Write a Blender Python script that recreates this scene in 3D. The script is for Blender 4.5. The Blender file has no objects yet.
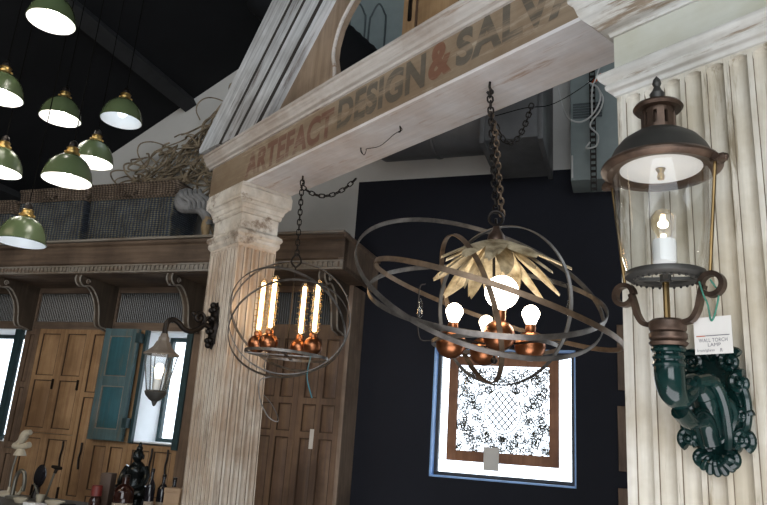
import bpy, bmesh, math, random
from mathutils import Vector, Matrix
random.seed(7)
PI = math.pi
C = bpy.context.scene.collection
scene = bpy.context.scene

# ------------------------------------------------------------------ camera
FPX, PITCH, ROLL, EYE = 680.0, math.radians(15.5), math.radians(4.0), 1.6
Fv = Vector((0, math.cos(PITCH), math.sin(PITCH)))
R0 = Vector((1, 0, 0)); U0 = Vector((0, -math.sin(PITCH), math.cos(PITCH)))
Rv = R0 * math.cos(ROLL) + U0 * math.sin(ROLL)
Uv = U0 * math.cos(ROLL) - R0 * math.sin(ROLL)
cam = bpy.data.cameras.new('camera'); cam.sensor_width = 36; cam.lens = FPX * 36 / 767
camo = bpy.data.objects.new('camera', cam); C.objects.link(camo)
camo.matrix_world = Matrix(((Rv.x, Uv.x, -Fv.x, 0), (Rv.y, Uv.y, -Fv.y, 0), (Rv.z, Uv.z, -Fv.z, EYE), (0, 0, 0, 1)))
cam.clip_start = 0.05; cam.clip_end = 200
scene.camera = camo

def ray(x, y):
    return Fv + Rv * ((x - 383.5) / FPX) - Uv * ((y - 252.5) / FPX)
def at(x, y, Y):                      # survey: the point at distance Y that the photo shows at x, y
    d = ray(x, y); t = Y / d.y
    return Vector((d.x * t, Y, EYE + d.z * t))

# two survey frames: 'b' follows the timber beam, 'w' follows the back wall.
# local x = along, local y = away from the camera, z = height
FR = {'b': (Vector((-.154, 3.295, 0)), math.atan2(-.777, .63)),
      'w': (Vector((-1.5525, 5.70, 0)), math.atan2(-.337, .9415))}
def fpoint(fr, s, y, z):
    o, a = FR[fr]
    return o + Vector((math.cos(a) * s - math.sin(a) * y, math.sin(a) * s + math.cos(a) * y, z))
def fhit(fr, x, y, yl):               # pixel ray meets the plane local y = yl -> (s, z)
    o, a = FR[fr]
    n = Vector((-math.sin(a), math.cos(a), 0)); d = ray(x, y)
    t = (o.dot(n) + yl) / d.dot(n); q = d * t - o
    return (q.x * math.cos(a) + q.y * math.sin(a), EYE + d.z * t)

# ------------------------------------------------------------------ materials
def nt(name):
    m = bpy.data.materials.new(name); m.use_nodes = True
    t = m.node_tree; t.nodes.clear()
    out = t.nodes.new('ShaderNodeOutputMaterial')
    return m, t, out
def principled(t, out, rough=.5, metal=0, spec=.5):
    b = t.nodes.new('ShaderNodeBsdfPrincipled')
    b.inputs['Roughness'].default_value = rough; b.inputs['Metallic'].default_value = metal
    b.inputs['Specular IOR Level'].default_value = spec
    t.links.new(b.outputs[0], out.inputs[0]); return b
def noise(t, scale=(1, 1, 1), sc=5, detail=5, rough=.6, off=0, rot=0):
    tc = t.nodes.new('ShaderNodeTexCoord'); mp = t.nodes.new('ShaderNodeMapping')
    mp.inputs['Scale'].default_value = scale; mp.inputs['Location'].default_value = (off, off * 1.7, off * .6)
    if rot:
        m0 = t.nodes.new('ShaderNodeMapping'); m0.inputs['Rotation'].default_value = (0, -rot, 0); t.links.new(tc.outputs['Object'], m0.inputs[0])
    n = t.nodes.new('ShaderNodeTexNoise'); n.inputs['Scale'].default_value = sc
    n.inputs['Detail'].default_value = detail; n.inputs['Roughness'].default_value = rough
    t.links.new(m0.outputs[0] if rot else tc.outputs['Object'], mp.inputs[0]); t.links.new(mp.outputs[0], n.inputs['Vector'])
    return n
def ramp(t, fac, stops):
    r = t.nodes.new('ShaderNodeValToRGB'); e = r.color_ramp.elements
    while len(e) < len(stops): e.new(.5)
    for k, (p, c) in enumerate(stops):
        e[k].position = p; e[k].color = (*c, 1) if len(c) == 3 else c
    t.links.new(fac, r.inputs[0]); return r
def mixc(t, fac, a, b, mode='MIX'):
    m = t.nodes.new('ShaderNodeMix'); m.data_type = 'RGBA'; m.blend_type = mode
    if hasattr(fac, 'links'): t.links.new(fac, m.inputs[0])
    else: m.inputs[0].default_value = fac
    for i, v in ((6, a), (7, b)):
        if hasattr(v, 'links'): t.links.new(v, m.inputs[i])
        else: m.inputs[i].default_value = (*v, 1)
    return m.outputs[2]
def bump(t, b, h, strength=.3, dist=.01):
    n = t.nodes.new('ShaderNodeBump'); n.inputs['Strength'].default_value = strength
    n.inputs['Distance'].default_value = dist
    t.links.new(h, n.inputs['Height']); t.links.new(n.outputs[0], b.inputs['Normal'])

AX = {'x': (.5, 9, 9), 'y': (9, .5, 9), 'z': (9, 9, .5), 'n': (3, 3, 3)}
def wood(name, c1, c2, ax='z', rough=.6, sc=3, b=.25, dark=None):
    m, t, out = nt(name); p = principled(t, out, rough)
    n = noise(t, AX[ax], sc, 8, .65); r = ramp(t, n.outputs[0], [(.3, c1), (.7, c2)])
    n2 = noise(t, (1, 1, 1), 2.2, 4, .6, 3)
    r2 = ramp(t, n2.outputs[0], [(.35, dark or tuple(v * .55 for v in c1)), (.62, (1, 1, 1))])
    c = mixc(t, .55, r.outputs[0], r2.outputs[0], 'MULTIPLY')
    t.links.new(c, p.inputs['Base Color']); bump(t, p, n.outputs[0], b); return m
def paint(name, top, under, ax='z', amount=.45, rough=.6, sc=2.2, grime=(.75, .7, .62), b=.35, grain=.5, rot=0):
    """weathered paint, worn through to what lies below along the grain"""
    m, t, out = nt(name); p = principled(t, out, rough)
    a = AX[ax]; n = noise(t, tuple(v * .55 if v > 1 else v for v in a), sc, 9, .7, 0, rot)
    wear = ramp(t, n.outputs[0], [(amount - .035, (1, 1, 1)), (amount + .035, (0, 0, 0))])
    n3 = noise(t, a, 5, 6, .6, 2, rot)
    g3 = ramp(t, n3.outputs[0], [(.3, tuple(v * (1 - grain * .5) for v in top)), (.65, top)])
    n2 = noise(t, (1, 1, 1), 3, 5, .6, 5)
    g = ramp(t, n2.outputs[0], [(.38, grime), (.6, (1, 1, 1))])
    c = mixc(t, wear.outputs[0], g3.outputs[0], under)
    c = mixc(t, .8, c, g.outputs[0], 'MULTIPLY')
    t.links.new(c, p.inputs['Base Color']); bump(t, p, n.outputs[0], b); return m
def plain(name, c, rough=.5, metal=0, var=.25, sc=8, b=0, spec=.5, c2=None):
    m, t, out = nt(name); p = principled(t, out, rough, metal, spec)
    n = noise(t, (1, 1, 1), sc, 5)
    r = ramp(t, n.outputs[0], [(.35, tuple(v * (1 - var) for v in c)), (.65, c2 or c)])
    t.links.new(r.outputs[0], p.inputs['Base Color'])
    if b: bump(t, p, n.outputs[0], b)
    return m
def glow(name, c, s):
    m, t, out = nt(name); e = t.nodes.new('ShaderNodeEmission')
    e.inputs[0].default_value = (*c, 1); e.inputs[1].default_value = s
    n = noise(t, (1, 1, 1), 3, 1); r = ramp(t, n.outputs[0], [(0, tuple(v * .95 for v in c)), (1, c)])
    t.links.new(r.outputs[0], e.inputs[0]); t.links.new(e.outputs[0], out.inputs[0]); return m
def glass(name, tint=(.95, .97, .97), rough=.03, refl=1.0):
    m, t, out = nt(name)
    tr = t.nodes.new('ShaderNodeBsdfTransparent'); tr.inputs[0].default_value = (*tint, 1)
    gl = t.nodes.new('ShaderNodeBsdfGlossy'); gl.inputs['Roughness'].default_value = rough
    lw = t.nodes.new('ShaderNodeLayerWeight'); lw.inputs[0].default_value = .5
    pw = t.nodes.new('ShaderNodeMath'); pw.operation = 'POWER'; pw.inputs[1].default_value = 2.4; t.links.new(lw.outputs['Facing'], pw.inputs[0])
    ad = t.nodes.new('ShaderNodeMath'); ad.operation = 'ADD'; ad.inputs[1].default_value = .06; t.links.new(pw.outputs[0], ad.inputs[0])
    n = noise(t, (1, 1, 1), 14, 2); bp = t.nodes.new('ShaderNodeBump'); bp.inputs['Strength'].default_value = .05
    t.links.new(n.outputs[0], bp.inputs['Height']); t.links.new(bp.outputs[0], gl.inputs['Normal'])
    mu = t.nodes.new('ShaderNodeMath'); mu.operation = 'MULTIPLY'; mu.inputs[1].default_value = refl
    mu.use_clamp = True; t.links.new(ad.outputs[0], mu.inputs[0])
    mx = t.nodes.new('ShaderNodeMixShader'); t.links.new(mu.outputs[0], mx.inputs[0])
    t.links.new(tr.outputs[0], mx.inputs[1]); t.links.new(gl.outputs[0], mx.inputs[2])
    t.links.new(mx.outputs[0], out.inputs[0]); return m
def wicker(name, c1, c2, c3):
    m, t, out = nt(name); p = principled(t, out, .8)
    tc = t.nodes.new('ShaderNodeTexCoord')
    w1 = t.nodes.new('ShaderNodeTexWave'); w1.bands_direction = 'X'; w1.inputs['Scale'].default_value = 9
    w1.inputs['Distortion'].default_value = 2.5; w1.inputs['Detail'].default_value = 2
    w2 = t.nodes.new('ShaderNodeTexWave'); w2.bands_direction = 'Z'; w2.inputs['Scale'].default_value = 16
    w2.inputs['Distortion'].default_value = 2.5
    for w in (w1, w2): t.links.new(tc.outputs['Object'], w.inputs[0])
    f = mixc(t, .5, w1.outputs[0], w2.outputs[0])
    r = ramp(t, f, [(.2, c1), (.55, c2), (.85, c3)])
    n = noise(t, (1, 1, 1), 6, 4); g = ramp(t, n.outputs[0], [(.35, (.45, .42, .4)), (.65, (1, 1, 1))])
    c = mixc(t, .8, r.outputs[0], g.outputs[0], 'MULTIPLY')
    t.links.new(c, p.inputs['Base Color']); bump(t, p, f, .8, .02); return m
def ribbed(name, c):
    m, t, out = nt(name); p = principled(t, out, .25)
    tc = t.nodes.new('ShaderNodeTexCoord'); w = t.nodes.new('ShaderNodeTexWave'); w.bands_direction = 'X'
    w.inputs['Scale'].default_value = 14; t.links.new(tc.outputs['Object'], w.inputs[0])
    r = ramp(t, w.outputs[0], [(.1, tuple(v * .5 for v in c)), (.9, c)])
    t.links.new(r.outputs[0], p.inputs['Base Color']); bump(t, p, w.outputs[0], .6, .01); return m

M = {}
M['white_x'] = paint('whitewashed timber along', (.60, .55, .50), (.32, .22, .15), 'x', .42, grime=(.7, .62, .56))
M['soffit'] = paint('whitewashed underside', (.80, .76, .74), (.50, .36, .27), 'x', .39, grime=(.82, .74, .68), grain=.3)
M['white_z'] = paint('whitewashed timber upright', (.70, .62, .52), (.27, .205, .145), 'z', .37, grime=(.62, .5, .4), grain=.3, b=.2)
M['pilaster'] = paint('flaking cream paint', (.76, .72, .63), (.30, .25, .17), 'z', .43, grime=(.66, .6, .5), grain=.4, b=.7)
M['frieze'] = paint('pale green grey paint', (.60, .60, .52), (.4, .36, .3), 'x', .33, grime=(.85, .82, .74), grain=.1)
M['moulding'] = paint('chipped white paint', (.78, .77, .73), (.33, .26, .19), 'x', .44, grime=(.66, .62, .56), sc=3.2, b=.7)
M['fascia'] = paint('brown rubbed fascia', (.30, .225, .15), (.41, .34, .255), 'x', .42, grime=(.7, .62, .55), grain=.3, b=.15)
M['capital'] = paint('peeling capital paint', (.76, .71, .63), (.30, .235, .18), 'n', .425, grime=(.64, .56, .48), sc=2.4, b=.6)
M['rake'] = paint('grey white rake paint', (.60, .61, .61), (.17, .145, .13), 'x', .415, grime=(.6, .57, .55), sc=2.2, b=.35, grain=1.0, rot=-math.radians(44.5))
M['groove'] = plain('dark shadow groove', (.05, .042, .036), .9)  # shadow lines of the raking cornice, given as a dark colour
M['tympanum'] = wood('rubbed brown board', (.23, .16, .10), (.38, .28, .2), 'z')
M['ochre'] = wood('ochre pine', (.30, .18, .085), (.42, .27, .14), 'z')
M['pine'] = wood('golden pine', (.30, .165, .075), (.47, .29, .145), 'z')
M['corbel'] = wood('dark corbel timber', (.05, .034, .022), (.11, .08, .055), 'z')
M['teal_f'] = paint('greyed teal paint', (.10, .17, .185), (.15, .16, .14), 'z', .43, rough=.45, b=.2)
M['lid_pale'] = plain('pale weathered metal', (.20, .17, .14), .5, .3, var=.3)
M['hollow'] = paint('shaded flute hollow paint', (.68, .64, .55), (.30, .25, .17), 'z', .41, grime=(.66, .6, .5), grain=.4, b=.5)  # shade inside the pilaster flutes, painted as a darker tone
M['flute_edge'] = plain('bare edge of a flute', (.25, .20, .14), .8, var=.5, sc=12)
M['hollow_l'] = paint('shaded pillar hollow paint', (.54, .46, .37), (.22, .165, .115), 'z', .40, grime=(.62, .5, .4), grain=.4, b=.2)  # left pillar's flute shade, put into a darker paint colour
M['bead'] = plain('painted shadow line bead', (.07, .038, .02), .7)  # shadow line round the door panels, put into the bead's colour
M['brown_x'] = wood('old brown timber', (.10, .066, .044), (.235, .165, .115), 'x')
M['brown_z'] = wood('old brown timber upright', (.12, .075, .045), (.26, .17, .11), 'z')
M['dark_wood'] = wood('dark walnut boards', (.13, .078, .06), (.25, .155, .085), 'z')
M['end_wood'] = wood('grey brown boards', (.2, .14, .1), (.36, .27, .2), 'z')
M['shelf_top'] = paint('pale shelf edge', (.30, .27, .23), (.2, .14, .1), 'x', .42)
M['teal'] = paint('worn teal paint', (.045, .145, .175), (.12, .14, .125), 'z', .42, rough=.45, b=.2)
M['teal_l'] = paint('worn light teal', (.06, .22, .27), (.2, .2, .16), 'z', .40, rough=.45, b=.2)
M['teal_d'] = plain('dark teal', (.02, .05, .055), .5)
M['black_wall'] = plain('blue black wall', (.0135, .015, .0225), .75, var=.15, sc=2, spec=.25)
M['white_wall'] = plain('off white wall', (.58, .57, .54), .85, var=.12, sc=1.5)
M['roof'] = plain('black ceiling boards', (.0125, .0135, .0155), .85, var=.2, sc=2, spec=.15)
M['purlin'] = plain('dark grey beam paint', (.020, .022, .025), .85, var=.25)
M['floor'] = plain('grey concrete', (.42, .40, .37), .8, var=.2, sc=2)
M['room'] = plain('plain room wall', (.30, .29, .27), .9, var=.1, sc=1)
M['blue_reveal'] = plain('blue painted reveal', (.30, .52, .92), .5, var=.1)
M['white_reveal'] = plain('white reveal', (.93, .95, .97), .6, var=.04)
M['dark_frame'] = plain('dark window frame', (.03, .034, .042), .5)
M['iron'] = plain('blackened iron', (.035, .03, .027), .45, .9, var=.35)
M['strap'] = plain('grey strap iron', (.19, .175, .16), .42, .85, var=.45, sc=14, c2=(.24, .22, .2))
M['strap_brown'] = plain('rusty strap iron', (.24, .17, .115), .45, .8, var=.5, sc=14)
M['copper'] = plain('copper', (.42, .165, .075), .3, 1, var=.4, sc=20)
M['rod'] = plain('dull gold rod', (.24, .16, .07), .35, 1, var=.3)
M['brass'] = plain('brass', (.46, .31, .11), .32, 1, var=.25)
M['bronze'] = plain('brown bronze', (.095, .062, .045), .42, .7, var=.45, sc=14, c2=(.15, .098, .07))
M['lid'] = plain('grey brown lid', (.075, .072, .065), .5, .5, var=.25)
M['white_enamel'] = plain('white enamel', (.86, .87, .88), .35, var=.03)
M['green_enamel'] = plain('green enamel', (.082, .112, .052), .25, var=.12, sc=4)
M['green_gloss'] = plain('glossy bottle green', (.0035, .017, .0155), .13, var=.3, sc=9, c2=(.007, .028, .025))
M['leaf'] = plain('dry gold leaf', (.34, .24, .11), .45, var=.5, sc=14, c2=(.66, .55, .36))
M['ceramic'] = plain('white ceramic', (.85, .84, .80), .3, var=.04)
M['glass'] = glass('clear glass', refl=.7)
M['lantern_glass'] = glass('lantern glass', (.97, .985, .985), .06, .8)
M['pane'] = glass('window pane', (.97, .985, 1))
M['bulb_glass'] = glass('bulb glass', (1, .93, .8))
M['bulb'] = glow('lit warm bulb', (1, .86, .66), 14)
M['bulb_globe'] = glow('lit globe bulb', (1, .90, .74), 11)
M['bulb_soft'] = glow('lit soft bulb', (1, .83, .60), 5)
M['tube'] = glow('glowing filament', (1, .66, .33), 16)
M['pend_bulb'] = glow('lit pendant bulb', (1, .93, .83), 30)
M['pend_bulb_cool'] = glow('dim pendant bulb', (.8, .92, 1), 4)
M['filament'] = glow('small filament', (1, .86, .68), 40)
M['galv'] = plain('dark galvanised duct', (.17, .175, .18), .5, .25, var=.35, sc=3)
M['grey_box'] = plain('grey green box', (.23, .27, .265), .55, var=.12)
M['grey_louvre'] = plain('dark grey louvre', (.08, .10, .105), .5)
M['cable_white'] = plain('white cable', (.6, .6, .58), .5)
M['orange'] = plain('orange plastic', (.7, .12, .03), .4)
M['cord'] = plain('dark brown flex', (.004, .004, .0035), 1, spec=.05)
M['cord_gold'] = plain('faded gold flex', (.085, .07, .035), .7)
M['rope'] = plain('dry vine', (.20, .15, .095), .85, var=.5, sc=10, c2=(.34, .27, .18))
M['wick_blue'] = wicker('blue grey wicker', (.035, .045, .06), (.085, .11, .15), (.26, .23, .13))
M['wick_brown'] = wicker('brown wicker', (.05, .035, .025), (.15, .11, .08), (.30, .23, .17))
M['carved'] = plain('grey weathered carving', (.20, .20, .20), .8, var=.35, sc=10, b=.2, c2=(.28, .28, .28))
M['tan'] = plain('tan carving', (.34, .24, .13), .7)
M['paper'] = plain('paper card', (.74, .71, .66), .8, var=.06)
M['ink'] = plain('grey ink', (.16, .15, .17), .8)
M['ink_red'] = plain('orange red ink', (.55, .14, .06), .8)
M['string'] = plain('green string', (.05, .22, .15), .7)
M['ltr_red'] = paint('rubbed red lettering', (.205, .108, .075), (.285, .21, .15), 'x', .46, grime=(.75, .65, .55), grain=.3, b=.1)
M['ltr_grey'] = paint('rubbed grey lettering', (.14, .118, .09), (.28, .215, .15), 'x', .46, grime=(.75, .68, .6), grain=.3, b=.1)
M['ltr_amp'] = paint('rubbed red ampersand', (.22, .105, .065), (.28, .19, .13), 'x', .44, grain=.3, b=.1)
M['bottle'] = plain('dark brown bottle glass', (.028, .010, .007), .08, var=.2)
M['bottle_blk'] = plain('near black bottle glass', (.010, .009, .012), .1, var=.2)
M['label'] = plain('cream bottle label', (.34, .27, .20), .7)
M['statue'] = plain('dark green black bronze', (.018, .022, .022), .25, .6, var=.4, sc=20)
M['red_cap'] = plain('red cap', (.16, .02, .014), .5)
M['post_wood'] = plain('dark brown block', (.075, .045, .03), .6)
M['tan_box'] = plain('tan card', (.36, .24, .14), .7)
M['cream'] = plain('cream enamel', (.46, .41, .31), .5, var=.2)
M['grey_metal'] = plain('dull grey metal', (.17, .16, .13), .4, .6)
M['counter'] = plain('worn counter board', (.10, .095, .085), .6, var=.35, sc=20)
M['tree'] = plain('pale leaves', (.45, .62, .62), .8, var=.4, sc=3)
M['garden'] = plain('pale paving', (.5, .5, .48), .9)

# ------------------------------------------------------------------ mesh builder
ORG = {}
class MB:
    def __init__(self): self.bm = bmesh.new(); self.mi = 0
    def face(self, vs):
        try:
            f = self.bm.faces.new(vs); f.material_index = self.mi; return f
        except ValueError: return None
    def box(self, x0, x1, y0, y1, z0, z1, mat=None):
        v = [self.bm.verts.new(Vector((x, y, z)) if mat is None else mat @ Vector((x, y, z)))
             for z in (z0, z1) for y in (y0, y1) for x in (x0, x1)]
        for q in ((0, 2, 3, 1), (4, 5, 7, 6), (0, 1, 5, 4), (2, 6, 7, 3), (0, 4, 6, 2), (1, 3, 7, 5)): self.face([v[i] for i in q])
        return self
    def bbox(self, x0, x1, y0, y1, z0, z1, b=.006):     # box with chamfered edges
        n = MB(); n.box(x0, x1, y0, y1, z0, z1)
        bmesh.ops.recalc_face_normals(n.bm, faces=n.bm.faces)
        bmesh.ops.bevel(n.bm, geom=n.bm.edges[:], offset=b, segments=2, affect='EDGES', profile=.6)
        self.merge(n); return self
    def merge(self, o, mat=None):
        vm = {}
        for v in o.bm.verts: vm[v] = self.bm.verts.new(mat @ v.co if mat else v.co)
        for f in o.bm.faces:
            g = self.face([vm[v] for v in f.verts])
            if g and o.mi == 0: g.material_index = f.material_index or self.mi
        o.bm.free(); return self
    def prism(self, prof, x0, x1, axis='x', mat=None, cap=True):   # prof: list of (a, b); extruded along axis
        def P(t, a, b):
            v = {'x': (t, a, b), 'y': (a, t, b), 'z': (a, b, t)}[axis]
            return mat @ Vector(v) if mat else Vector(v)
        A = [self.bm.verts.new(P(x0, a, b)) for a, b in prof]; B = [self.bm.verts.new(P(x1, a, b)) for a, b in prof]
        n = len(prof)
        for i in range(n): self.face([A[i], A[(i + 1) % n], B[(i + 1) % n], B[i]])
        if cap: self.face(A[::-1]); self.face(B)
        return self
    def lathe(self, prof, seg=32, mat=None, arc=2 * PI, caps=True):          # prof: (r, z)
        rows = []
        for r, z in prof:
            if r < 1e-6: rows.append([self.bm.verts.new(mat @ Vector((0, 0, z)) if mat else (0, 0, z))]); continue
            row = []
            for k in range(seg):
                a = arc * k / seg; p = Vector((r * math.cos(a), r * math.sin(a), z))
                row.append(self.bm.verts.new(mat @ p if mat else p))
            rows.append(row)
        for A, B in zip(rows, rows[1:]):
            for k in range(seg):
                j = (k + 1) % seg
                if len(A) == 1 and len(B) == 1: continue
                if len(A) == 1: self.face([A[0], B[j], B[k]])
                elif len(B) == 1: self.face([A[k], A[j], B[0]])
                else: self.face([A[k], A[j], B[j], B[k]])
        return self
    def tube(self, pts, r, seg=8, closed=False, prof=None, up=None, cap=True):
        """round tube, or any 2-D section prof [(u, v)] swept with u across, v along 'up'"""
        pts = [Vector(p) for p in pts]; n = len(pts); rows = []; last = None
        for i, p in enumerate(pts):
            if closed: tg = pts[(i + 1) % n] - pts[i - 1]
            else: tg = pts[min(i + 1, n - 1)] - pts[max(i - 1, 0)]
            tg.normalize()
            if up is not None: b = Vector(up)
            elif last is None: b = Vector((0, 0, 1)) if abs(tg.z) < .9 else Vector((1, 0, 0))
            else: b = last
            a = tg.cross(b)
            if a.length < 1e-5: a = tg.orthogonal()
            a.normalize(); b = a.cross(tg).normalized(); last = b
            rr = r[i] if isinstance(r, (list, tuple)) else r
            if prof: row = [self.bm.verts.new(p + a * u + b * v) for u, v in prof]
            else: row = [self.bm.verts.new(p + a * rr * math.cos(2 * PI * k / seg) + b * rr * math.sin(2 * PI * k / seg)) for k in range(seg)]
            rows.append(row)
        m = len(rows[0])
        for i in range(n if closed else n - 1):
            A, B = rows[i], rows[(i + 1) % n]
            for k in range(m): self.face([A[k], A[(k + 1) % m], B[(k + 1) % m], B[k]])
        if not closed and cap: self.face(rows[0][::-1]); self.face(rows[-1])
        return self
    def hoop(self, c, nrm, R, w=.022, th=.004, seg=72, rx=1.0):            # flat strap bent to a hoop
        c = Vector(c); n = Vector(nrm).normalized(); a = n.orthogonal().normalized(); b = n.cross(a)
        pts = [c + (a * math.cos(2 * PI * k / seg) + b * math.sin(2 * PI * k / seg)) * R for k in range(seg)]
        self.tube(pts, 0, closed=True, prof=[(-th / 2, -w / 2), (th / 2, -w / 2), (th / 2, w / 2), (-th / 2, w / 2)], up=n); return self
    def sphere(self, c, r, seg=20, rings=12, sc=(1, 1, 1), mat=None):
        m = Matrix.Translation(Vector(c)) @ (mat or Matrix()) @ Matrix.Diagonal((*sc, 1))
        self.lathe([(r * math.sin(PI * k / rings) if 0 < k < rings else 0, -r * math.cos(PI * k / rings)) for k in range(rings + 1)], seg, m); return self
    def clip(self, co, no):
        bmesh.ops.bisect_plane(self.bm, geom=self.bm.verts[:] + self.bm.edges[:] + self.bm.faces[:], plane_co=co, plane_no=no, clear_outer=True)
        e = [e for e in self.bm.edges if e.is_boundary]
        bmesh.ops.holes_fill(self.bm, edges=e); return self
    def build(self, name, mat, parent=None, loc=None, rot=None, sharp=35, bevel=0, kind=None, recalc=True):
        bm = self.bm
        if parent is not None and parent.name in ORG:
            o = ORG[parent.name]; bmesh.ops.translate(bm, vec=-Vector(o), verts=bm.verts)
        if recalc: bmesh.ops.recalc_face_normals(bm, faces=bm.faces)
        if bevel:
            es = [e for e in bm.edges if len(e.link_faces) == 2 and e.calc_face_angle(0) > .6]
            bmesh.ops.bevel(bm, geom=es, offset=bevel, segments=2, affect='EDGES')
        for f in bm.faces: f.smooth = True
        lim = math.radians(sharp)
        for e in bm.edges:
            if len(e.link_faces) == 2 and e.calc_face_angle(0) > lim: e.smooth = False
        me = bpy.data.meshes.new(name); bm.to_mesh(me); bm.free()
        for mm in (mat if isinstance(mat, (list, tuple)) else [mat]): me.materials.append(mm)
        ob = bpy.data.objects.new(name, me); C.objects.link(ob)
        if parent is not None:
            ob.parent = parent
            if parent.name in ORG: ORG[ob.name] = ORG[parent.name]
        if loc is not None: ob.location = loc
        if rot is not None: ob.rotation_euler = rot
        if kind: ob['kind'] = kind
        return ob

def tag(o, label, cat, group=None):
    o['label'] = label; o['category'] = cat
    if group: o['group'] = group
    return o
def thing(name, label, cat, loc=(0, 0, 0), rotz=0, group=None):
    o = bpy.data.objects.new(name, None); C.objects.link(o); o.empty_display_size = .1
    o.location = loc; o.rotation_euler = (0, 0, rotz); return tag(o, label, cat, group)
def fthing(fr, s, y, z, name, label, cat, group=None):   # a thing standing in a survey frame; geometry is given in that frame
    o = thing(name, label, cat, fpoint(fr, s, y, z), FR[fr][1], group); ORG[o.name] = (s, y, z); return o
def fobj(mb, fr, s, y, z, name, mat, **k):               # one-mesh thing in a survey frame
    bmesh.ops.translate(mb.bm, vec=-Vector((s, y, z)), verts=mb.bm.verts)
    return mb.build(name, mat, loc=fpoint(fr, s, y, z), rot=(0, 0, FR[fr][1]), **k)
def dup(root, loc, label):
    r = root.copy(); C.objects.link(r); r.location = loc; r['label'] = label
    for ch in list(root.children):
        c = ch.copy(); C.objects.link(c); c.parent = r
        for g in ch.children:
            d = g.copy(); C.objects.link(d); d.parent = c
    return r
def letters(body, w, h, mat, name, parent, mtx, bold=.0, depth=.002):
    """a word as a flat mesh fitted to width w and cap height h; lower-left corner at mtx"""
    cu = bpy.data.curves.new('word', 'FONT'); cu.body = body; cu.size = 1; cu.offset = bold; cu.extrude = 0
    cu.space_character = 1.06
    to = bpy.data.objects.new('word', cu); C.objects.link(to)
    dg = bpy.context.evaluated_depsgraph_get(); dg.update()
    me = bpy.data.meshes.new_from_object(to.evaluated_get(dg))
    bpy.data.objects.remove(to); bpy.data.curves.remove(cu)
    xs = [v.co.x for v in me.vertices]; ys = [v.co.y for v in me.vertices]
    x0, x1, y0, y1 = min(xs), max(xs), min(ys), max(ys)
    bm = bmesh.new(); bm.from_mesh(me)
    for v in bm.verts:
        v.co = mtx @ Vector(((v.co.x - x0) / (x1 - x0) * w, 0, (v.co.y - y0) / (y1 - y0) * h))
    bpy.data.meshes.remove(me)
    mb = MB(); mb.bm.free(); mb.bm = bm
    for f in bm.faces: f.material_index = 0
    return mb.build(name, mat, parent)
def catenary(a, b, sag, n=24):
    a, b = Vector(a), Vector(b)
    return [a.lerp(b, k / n) - Vector((0, 0, sag * 4 * (k / n) * (1 - k / n))) for k in range(n + 1)]
def chain(mb, pts, L=.034, w=.011, r=.0032):
    """real links, each turned a quarter against the last"""
    pts = [Vector(p) for p in pts]; seg = [(q - p).length for p, q in zip(pts, pts[1:])]; tot = sum(seg)
    n = max(2, int(tot / (L * .78)))
    def pos(d):
        for p, q, l in zip(pts, pts[1:], seg):
            if d <= l: return p.lerp(q, d / l if l else 0)
            d -= l
        return pts[-1].copy()
    for i in range(n):
        c = pos(tot * (i + .5) / n); t = (pos(min(tot, tot * (i + .9) / n)) - pos(tot * (i + .1) / n)).normalized()
        a = t.orthogonal().normalized(); a = (Vector((0, 1, 0)).cross(t)).normalized() if abs(t.y) < .9 else a
        b = t.cross(a)
        if i % 2: a = b
        h = L / 2 - w
        loop = []
        for k in range(5): th = PI * k / 4; loop.append(c + t * (h + w * math.sin(th)) + a * w * math.cos(th))
        for k in range(5): th = PI + PI * k / 4; loop.append(c - t * (h - w * math.sin(th)) + a * w * math.cos(th))
        mb.tube(loop, r, 6, closed=True)
    return mb
def spiral(c, r0, r1, turns, a0, n=26, plane=((1, 0, 0), (0, 0, 1)), lift=None):
    u, v = Vector(plane[0]), Vector(plane[1]); c = Vector(c)
    return [c + (u * math.cos(a0 + turns * 2 * PI * k / n) + v * math.sin(a0 + turns * 2 * PI * k / n)) * (r0 + (r1 - r0) * k / n) for k in range(n + 1)]
def smooth(pts, n=6):
    """Catmull-Rom through points"""
    P = [Vector(p) for p in pts]; P = [P[0] * 2 - P[1]] + P + [P[-1] * 2 - P[-2]]; out = []
    for i in range(1, len(P) - 2):
        for k in range(n):
            t = k / n; a, b, c, d = P[i - 1:i + 3]
            out.append(.5 * ((2 * b) + (c - a) * t + (2 * a - 5 * b + 4 * c - d) * t * t + (3 * b - a - 3 * c + d) * t ** 3))
    out.append(P[-2]); return out

# ================================================================== SETTING
def struct(mb, name, mat, fr=None, **k):
    if fr: o = fobj(mb, fr, 0, 0, 0, name, mat, **k)
    else: o = mb.build(name, mat, **k)
    o['kind'] = 'structure'; return o

SLOPE = .589
def roof_z(s): return 4.509 + SLOPE * (s + 2.017)
RIDGE = 3.6
WY = .85                                # back wall, local y in the wall frame
struct(MB().box(-7.5, 6, -4, 9, -.12, 0), 'floor', M['floor'])
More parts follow.
